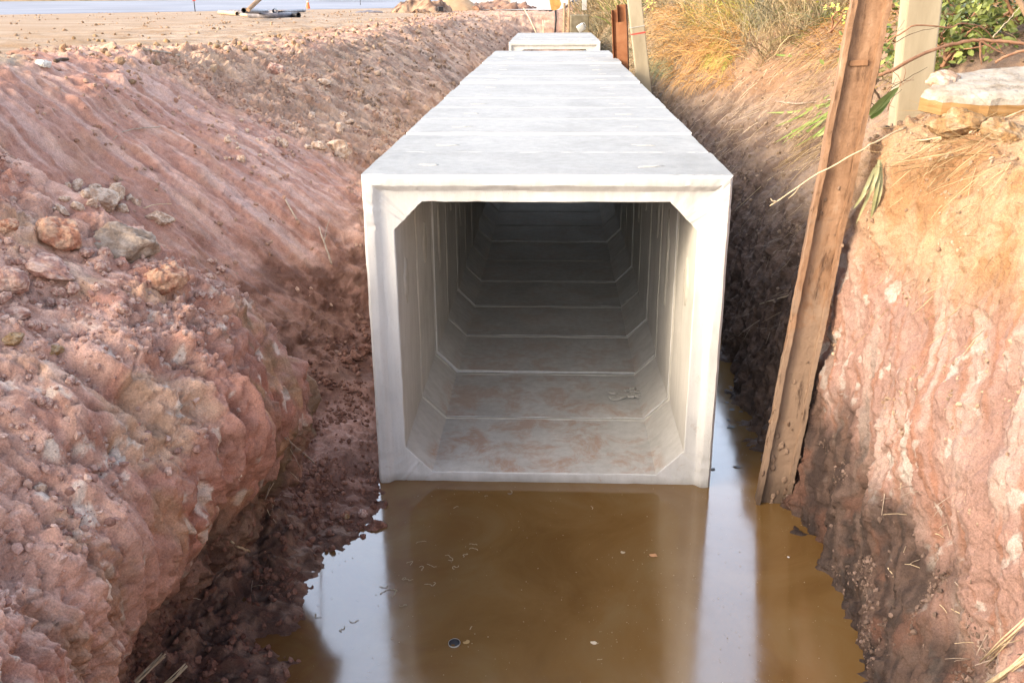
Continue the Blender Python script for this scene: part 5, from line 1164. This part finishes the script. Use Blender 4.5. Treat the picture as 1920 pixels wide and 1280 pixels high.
for k, (a, b) in enumerate((((1575, 168), (1466, 270)), ((1572, 180), (1452, 268)), ((1570, 200), (1480, 262)), ((1560, 205), (1470, 250)), ((1578, 190), (1500, 240)), ((1545, 195), (1436, 212)), ((1568, 215), (1488, 276)), ((1580, 160), (1530, 205)), ((1562, 222), (1520, 262)), ((1555, 178), (1448, 240)), ((1520, 103), (1440, 101)))):
    if k == 10: leaf_blade([on(*a), on((a[0]+b[0])/2, (a[1]+b[1])/2+3), on(*b)], .03, 'single short green leaf lying alone high on the slope', None, name='fallen_leaf'); continue
    m = ((a[0]+b[0])/2+4, (a[1]+b[1])/2+6); kids.append(leaf_blade([on(*a, .10), on(*m, .06), on(*b, .03)], .019+.004*(k % 3), l1, g1))
tuft('grass_tuft', 'tuft of long narrow green leaves lying on the slope just left of the rusty beam', 'grass tuft', on(1575, 175), kids)
Yb = 6.35; kids = []
for a, m, b, wd, lab in (((1628, 215), (1655, 190), (1686, 163), .055, 'broad green leaf in the gap between beam and thick pole'), ((1632, 222), (1652, 205), (1676, 172), .035, 'narrow dark green leaf under the broad one by the pole')):
    kids.append(leaf_blade([at_y(*a, Yb), at_y(*m, Yb), at_y(*b, Yb)], wd, lab, None))
tuft('broad_leaved_plant', 'broad green leaves in the gap between beam and thick pole', 'plant', at_y(1628, 215, Yb), kids); kids = []
for k, (a, m, b) in enumerate((((1648, 300), (1640, 340), (1605, 420)), ((1650, 300), (1645, 350), (1632, 415)), ((1644, 310), (1622, 360), (1600, 392)), ((1652, 305), (1650, 360), (1638, 400)), ((1640, 315), (1625, 350), (1610, 380)))):
    kids.append(leaf_blade([at_y(*a, 5.95), at_y(*m, 5.85), at_y(*b, 5.9)], .022+.004*(k % 2), '', None, ((.17, .18, .08), (.28, .27, .15))))
tuft('drooping_grass', 'drooping grey green tuft hanging down right of the rusty beam', 'grass tuft', at_y(1650, 300, 5.95), kids)
# branches and twigs
def twig(pts, r0, r1, mat, label, cat='twig', name='twig', n=18, grp=None, wob=.004, kids=()):
    P = curve_pts(pts, n, wob); me = tubes_mesh(name, [(P, [r0+(r1-r0)*i/(n-1) for i in range(n)], dict(seg=7, jitter=.08))]+[(curve_pts(k, 8, wob*.5), [r1*.9, r1*.8, r1*.8, r1*.7, r1*.6, r1*.5, r1*.4, r1*.3], dict(seg=5)) for k in kids])
    return tag(link_mesh(name, me, M[mat]), label, cat, grp)
Y = 6.5
A = lambda x, y, d=Y: at_y(x, y, d)
twig([A(1646, 142), A(1680, 128), A(1740, 97), A(1800, 80), A(1838, 75), A(1880, 78), A(1930, 83), A(2010, 95)], .012, .010, 'bark', 'thick reddish branch arching across the thick pole to the right edge', 'branch', 'branch', 30,
     kids=([A(1838, 76), A(1838, 100), A(1840, 122)], [A(1838, 76), A(1860, 90), A(1888, 104)]))
twig([A(1662, 78, 6.7), A(1690, 62, 6.7), A(1720, 48, 6.7), A(1775, 52, 6.7), A(1805, 44, 6.7), A(1835, 50, 6.8), A(1862, 72, 6.9), A(1878, 98, 6.9)], .006, .0035, 'bark', 'thin branch arching in front of the thick pole above the thick branch', 'branch', 'branch', 26)
twig([A(1866, 118, 6.4), A(1885, 106, 6.4), A(1920, 96, 6.4), A(1990, 85, 6.4)], .009, .010, 'bark', 'short thick branch just above the slab at the right edge', 'branch', 'branch')
twig([A(1860, 72, 6.9), A(1885, 44, 7.0), A(1915, 10, 7.2)], .004, .003, 'straw', 'thin straight twig rising to the top right corner', 'twig')
twig([A(1905, -12, 6.6), A(1918, 14, 6.6), A(1930, 40, 6.6)], .02, .02, 'timber', 'thick tan stick cut by the top right corner', 'stick', 'stick', 6)
twig([A(1646, 148, 6.55), A(1638, 165, 6.55), A(1650, 185, 6.55), A(1657, 195, 6.55)], .011, .005, 'dark_bark', 'dark knotted root beside the beam at the end of the thick branch', 'root', 'root', 12, kids=([A(1640, 160), A(1634, 190), A(1628, 228)], [A(1640, 160), A(1648, 130), A(1655, 92)], [A(1640, 158), A(1655, 150), A(1680, 160)]))
for k in range(16):
    rr = random.Random(200+k); x0 = rr.uniform(1640, 1700); y0 = rr.uniform(80, 210); x1 = x0+rr.uniform(-50, 90); y1 = y0+rr.uniform(-70, 60); d = rr.uniform(6.5, 6.8)
    twig([A(x0, y0, d), A((x0+x1)/2+rr.uniform(-8, 8), (y0+y1)/2+rr.uniform(-10, 10), d-.05), A(x1, y1, d)], .003, .0012, 'dark_bark' if k % 2 else 'bark', 'one of the fine twigs tangled around the foot of the thick pole', grp='fine twigs around the thick pole', n=8)
twig([A(1443, 387, 5.75), A(1520, 335, 5.72), A(1600, 290, 5.7), A(1650, 262, 5.8), A(1700, 238, 6.0)], .0035, .006, 'straw', 'long pale dry stalk crossing in front of the rusty beam', 'stalk', 'stalk', kids=([A(1455, 378, 5.74), A(1448, 376, 5.74), A(1445, 372, 5.74)], [A(1500, 348, 5.74), A(1490, 362, 5.74), A(1478, 372, 5.74)]))
twig([on(1378, 395), on(1450, 330, .05), on(1500, 318, .06)], .004, .002, 'straw', 'pale twig lying on the shaded bank left of the beam', n=8)
twig([on(1455, 190, .05), on(1500, 195, .06), on(1560, 186, .06)], .007, .006, 'old_wood', 'greyish stick lying on the slope above the long green leaves', 'stick', 'stick', n=8)
twig([on(1425, 570), on(1470, 556, .06), on(1478, 552, .07)], .005, .003, 'straw', 'short straw sticking out of the dark bank left of the beam', n=6)
twig([on(1715, 265, .02), on(1800, 250, .06), on(1925, 205, .05)], .005, .004, 'straw', 'long straw lying up the bank below the white slab', 'stalk', 'stalk', 10)
# left side twigs
twig([on(535, 822, .02), on(560, 842, .10), on(590, 868, .12)], .004, .006, 'old_wood', 'pale stick poking out of the mound above the muddy toe', 'stick', 'stick', 10, kids=([on(552, 836, .1), on(545, 828, .12), on(538, 818, .14)],))
twig([on(432, 1014, .02), on(450, 1026, .08), on(468, 1034, .10)], .007, .008, 'straw', 'stubby white broken stick in the shaded undercut of the mound', 'stick', 'stick', 8)
twig([on(622, 495, .02), on(608, 455, .08), on(598, 425, .06)], .010, .006, 'old_wood', 'forked grey root on the slope beside the culvert, upper of the pair', 'root', 'root', 10, kids=([on(608, 455, .08), on(612, 430, .08), on(618, 410, .06)],))
twig([on(535, 375, .02), on(550, 400, .06), on(556, 412, .05)], .009, .007, 'old_wood', 'forked grey root on the slope halfway to the culvert', 'root', 'root', 8)
twig([on(270, 390, .02), on(295, 383, .05), on(322, 382, .05)], .004, .002, 'straw', 'thin curved pale root at the end of the rubble line', 'root', 'root', 8)
twig([on(103, 115, .03), on(115, 112, .05), on(128, 111, .05)], .022, .014, 'dark_bark', 'dark piece of wood near the crest at the upper left', 'stick', 'stick', 6)
for (a, b, lab) in (((266, 93), (320, 100), 'left grey bit of wood on the crest of the left bank'), ((330, 104), (352, 106), 'small grey bit of wood on the crest of the left bank'), ((362, 100), (382, 97), 'right grey bit of wood on the crest of the left bank')):
    twig([on(*a, .03), on(*b, .04)], .02, .012, 'old_wood', lab, 'stick', 'stick', 5)
twig([on(212, 262, .02), on(236, 245, .04), on(300, 238, .03)][::-1], .006, .004, 'old_wood', 'thin root at the right end of the cream block on the scraped slope', 'root', 'root', 6)
# straw bunches in the near corners
def bunch(a, b, n, r, spread, label, seed, d0, d1, mat='straw'):
    rr = random.Random(seed); specs = []
    for k in range(n):
        p0 = at_y(a[0]+rr.uniform(-8, 8), a[1]+rr.uniform(-6, 6), d0); p1 = at_y(b[0]+rr.uniform(-spread, spread), b[1]+rr.uniform(-spread, spread), d1)
        specs.append(([p0, p0.lerp(p1, .5)+Vector((rr.uniform(-.01, .01), 0, rr.uniform(-.01, .01))), p1], [r*.7, r, r*.8], dict(seg=5)))
    return tag(link_mesh('straw_bundle', tubes_mesh('straw_bundle', specs), M[mat]), label, 'straw')
def near_y(px, py, off=.06):
    h = hit(px, py); return h[0].y-off
bunch((232, 1300), (308, 1228), 9, .0035, 5, 'upper frayed straw bundle poking in at the bottom left', 1, near_y(240, 1270), near_y(300, 1240, .12))
bunch((290, 1300), (350, 1246), 7, .0035, 3, 'lower thin straw bundle poking in at the bottom left', 2, near_y(290, 1270), near_y(340, 1250, .12))
bunch((1830, 1300), (1935, 1222), 9, .005, 8, 'thick bundle of pale straw at the bottom right corner', 3, near_y(1840, 1270, .08), near_y(1915, 1235, .14))
bunch((1842, 1245), (1925, 1162), 4, .004, 8, 'two crossed pale straws above the bottom right straw bundle', 4, near_y(1850, 1235, .08), near_y(1915, 1170, .10))
rr = random.Random(31)
for k in range(46):
    zx, zy, sx_, sy_ = rr.choice(((1750, 955, 60, 60), (1720, 1060, 60, 40), (1800, 1130, 60, 50), (1860, 1220, 70, 60), (1680, 930, 60, 30), (500, 940, 40, 60), (440, 1080, 60, 60), (560, 900, 40, 50)))
    x0, y0 = rr.gauss(zx, sx_*.5), rr.gauss(zy, sy_*.5); x0 = min(x0, 1915); y0 = min(y0, 1275); h0 = hit(x0, y0)
    if h0 is None: continue
    dirv = (h0[1]*rr.uniform(.2, .8)+Vector((rr.uniform(-.8, .8), rr.uniform(-.6, .2), rr.uniform(-.5, .4)))).normalized(); ln = rr.uniform(.04, .16)
    left = zx < 700
    twig([h0[0]-dirv*.02, h0[0]+dirv*ln*.5+Vector((0, 0, .006)), h0[0]+dirv*ln], rr.uniform(.0015, .004), .0012, rr.choice(('straw', 'old_wood')),
         'short broken root end poking from the shaded left mound' if left else 'broken straw or root end poking from the lower right bank', 'root', 'root_end', 6, 'root ends in the left mound' if left else 'root ends in the right bank', .001)

# ------------------------------------------------------------------ things floating on the water
def flecks():
    rr = np.random.default_rng(9); V = []; Fc = []
    def fleck(x, y, s, asp=1, z=.0025):
        n = rr.integers(5, 8); o = len(V); ph = rr.uniform(0, 6); an = rr.uniform(0, 3.1)
        for k in range(n):
            t = ph+2*math.pi*k/n; a, b = s*math.cos(t)*rr.uniform(.6, 1.2), s*asp*math.sin(t)*rr.uniform(.6, 1.2)
            V.append((x+a*math.cos(an)-b*math.sin(an), y+a*math.sin(an)+b*math.cos(an), z))
        c = len(V); V.append((x, y, z+s*.25))
        for k in range(n): Fc.append((o+k, o+(k+1) % n, c))
    for _ in range(900):
        x, y = rr.uniform(-1.6, 1.8), rr.uniform(3.5, 6.2)+rr.random()**3*0; fleck(x, y, .0012+.0042*rr.random()**4, rr.uniform(.4, 1))
    for cx, cy, n, sp in ((.35, 4.5, 40, .10), (.95, 4.9, 70, .20), (1.05, 4.3, 60, .2), (.6, 5.2, 30, .1), (-.2, 4.25, 20, .06), (1.5, 6.2, 120, .25), (1.6, 7.2, 160, .3)):
        for _ in range(n): fleck(rr.normal(cx, sp), rr.normal(cy, sp*1.3), .001+.004*rr.random()**3, rr.uniform(.4, 1))
    # curling strings of scum left of the centre
    for px, py, ln in ((800, 1015, .05), (770, 1060, .06), (790, 1070, .05), (840, 1050, .08), (870, 1045, .05), (760, 1085, .08), (740, 1110, .10), (795, 1095, .07), (735, 1120, .06), (880, 1030, .05), (895, 1022, .04), (860, 1060, .06), (820, 1062, .05), (748, 1135, .05), (710, 1100, .05), (1110, 1205, .03), (1130, 1235, .02), (880, 1180, .02), (960, 925, .03), (1110, 955, .03), (915, 930, .02), (860, 950, .03), (640, 1185, .05), (590, 1150, .05), (655, 1165, .04)):
        p = at_z(px, py, 0); a = rr.uniform(0, 6.3); x, y = p.x, p.y; st = .004
        for k in range(int(ln/st*1.6)):
            a += rr.normal()*.5+.12; x += math.cos(a)*st; y += math.sin(a)*st; fleck(x, y, .0032+.001*rr.random(), .8, .003)
    return np_mesh('scum_flecks', V, Fc, False)
tag(link_mesh('scum_flecks', flecks(), M['foam']), kind='stuff')
cpos = at_z(852, 1207, 0); cup = empty('floating_cap', cpos+Vector((0, 0, .004)), 'small round black cap with a pale rim floating on the brown water', 'cap', rot=(R(4), R(-3), 0))
lathe('rim', [(.026, -.012), (.0335, .0), (.0345, .006), (.0335, .0085), (.0325, .007)], 28, M['mortar_dim'], cup); lathe('liner', [(.0315, .0075), (.027, .0), (.018, -.003), (.0005, -.004)], 28, M['black'], cup)
def floater(px, py, s, cols, label, name, cat, n=9, seed=0):
    rr = random.Random(seed); p = at_z(px, py, 0); V = [(0, 0, .004)]; Fc = []
    for k in range(n): t = 2*math.pi*k/n; r_ = s*rr.uniform(.45, 1.15); V.append((math.cos(t)*r_, math.sin(t)*r_, .0025+rr.uniform(0, .004)))
    for k in range(n): Fc.append((0, 1+k, 1+(k+1) % n))
    me = np_mesh(name, V, Fc, False, np.tile(np.asarray(cols), (len(V), 1))); tag(link_mesh(name, me, M['leaf'], loc=p), label, cat)
floater(1226, 1041, .028, (.52, .28, .14), 'orange brown dead leaf floating right of the middle', 'dead_leaf', 'leaf', 11, 3)
floater(1169, 1036, .020, (.42, .35, .24), 'round pale leaf floating left of the orange brown leaf', 'dead_leaf', 'leaf', 8, 4)
floater(875, 1204, .020, (.34, .22, .08), 'small brown leaf floating beside the black cap', 'dead_leaf', 'leaf', 8, 5)
floater(1112, 1205, .022, (.62, .52, .38), 'pale scrap of foam floating at the lower middle', 'foam_scrap', 'foam', 7, 6)
floater(1478, 1045, .014, (.75, .75, .75), 'tiny white scrap floating near the right bank', 'white_scrap', 'scrap', 6, 7)
floater(957, 926, .022, (.16, .11, .07), 'dark curled leaf floating just in front of the culvert', 'dead_leaf', 'leaf', 7, 8)
for px, py, s in ((1363, 755, .03), (1372, 768, .028), (1370, 800, .04), (1390, 772, .025), (1365, 787, .02), (1336, 880, .025), (1381, 876, .03)):
    floater(px, py, s, (.05, .035, .025), 'dark leaf scrap floating in the channel right of the culvert', 'leaf_scrap', 'leaf', 7, px)
for o in bpy.data.objects:
    if o.name.startswith('leaf_scrap'): o['group'] = 'dark leaf scraps in the right channel'
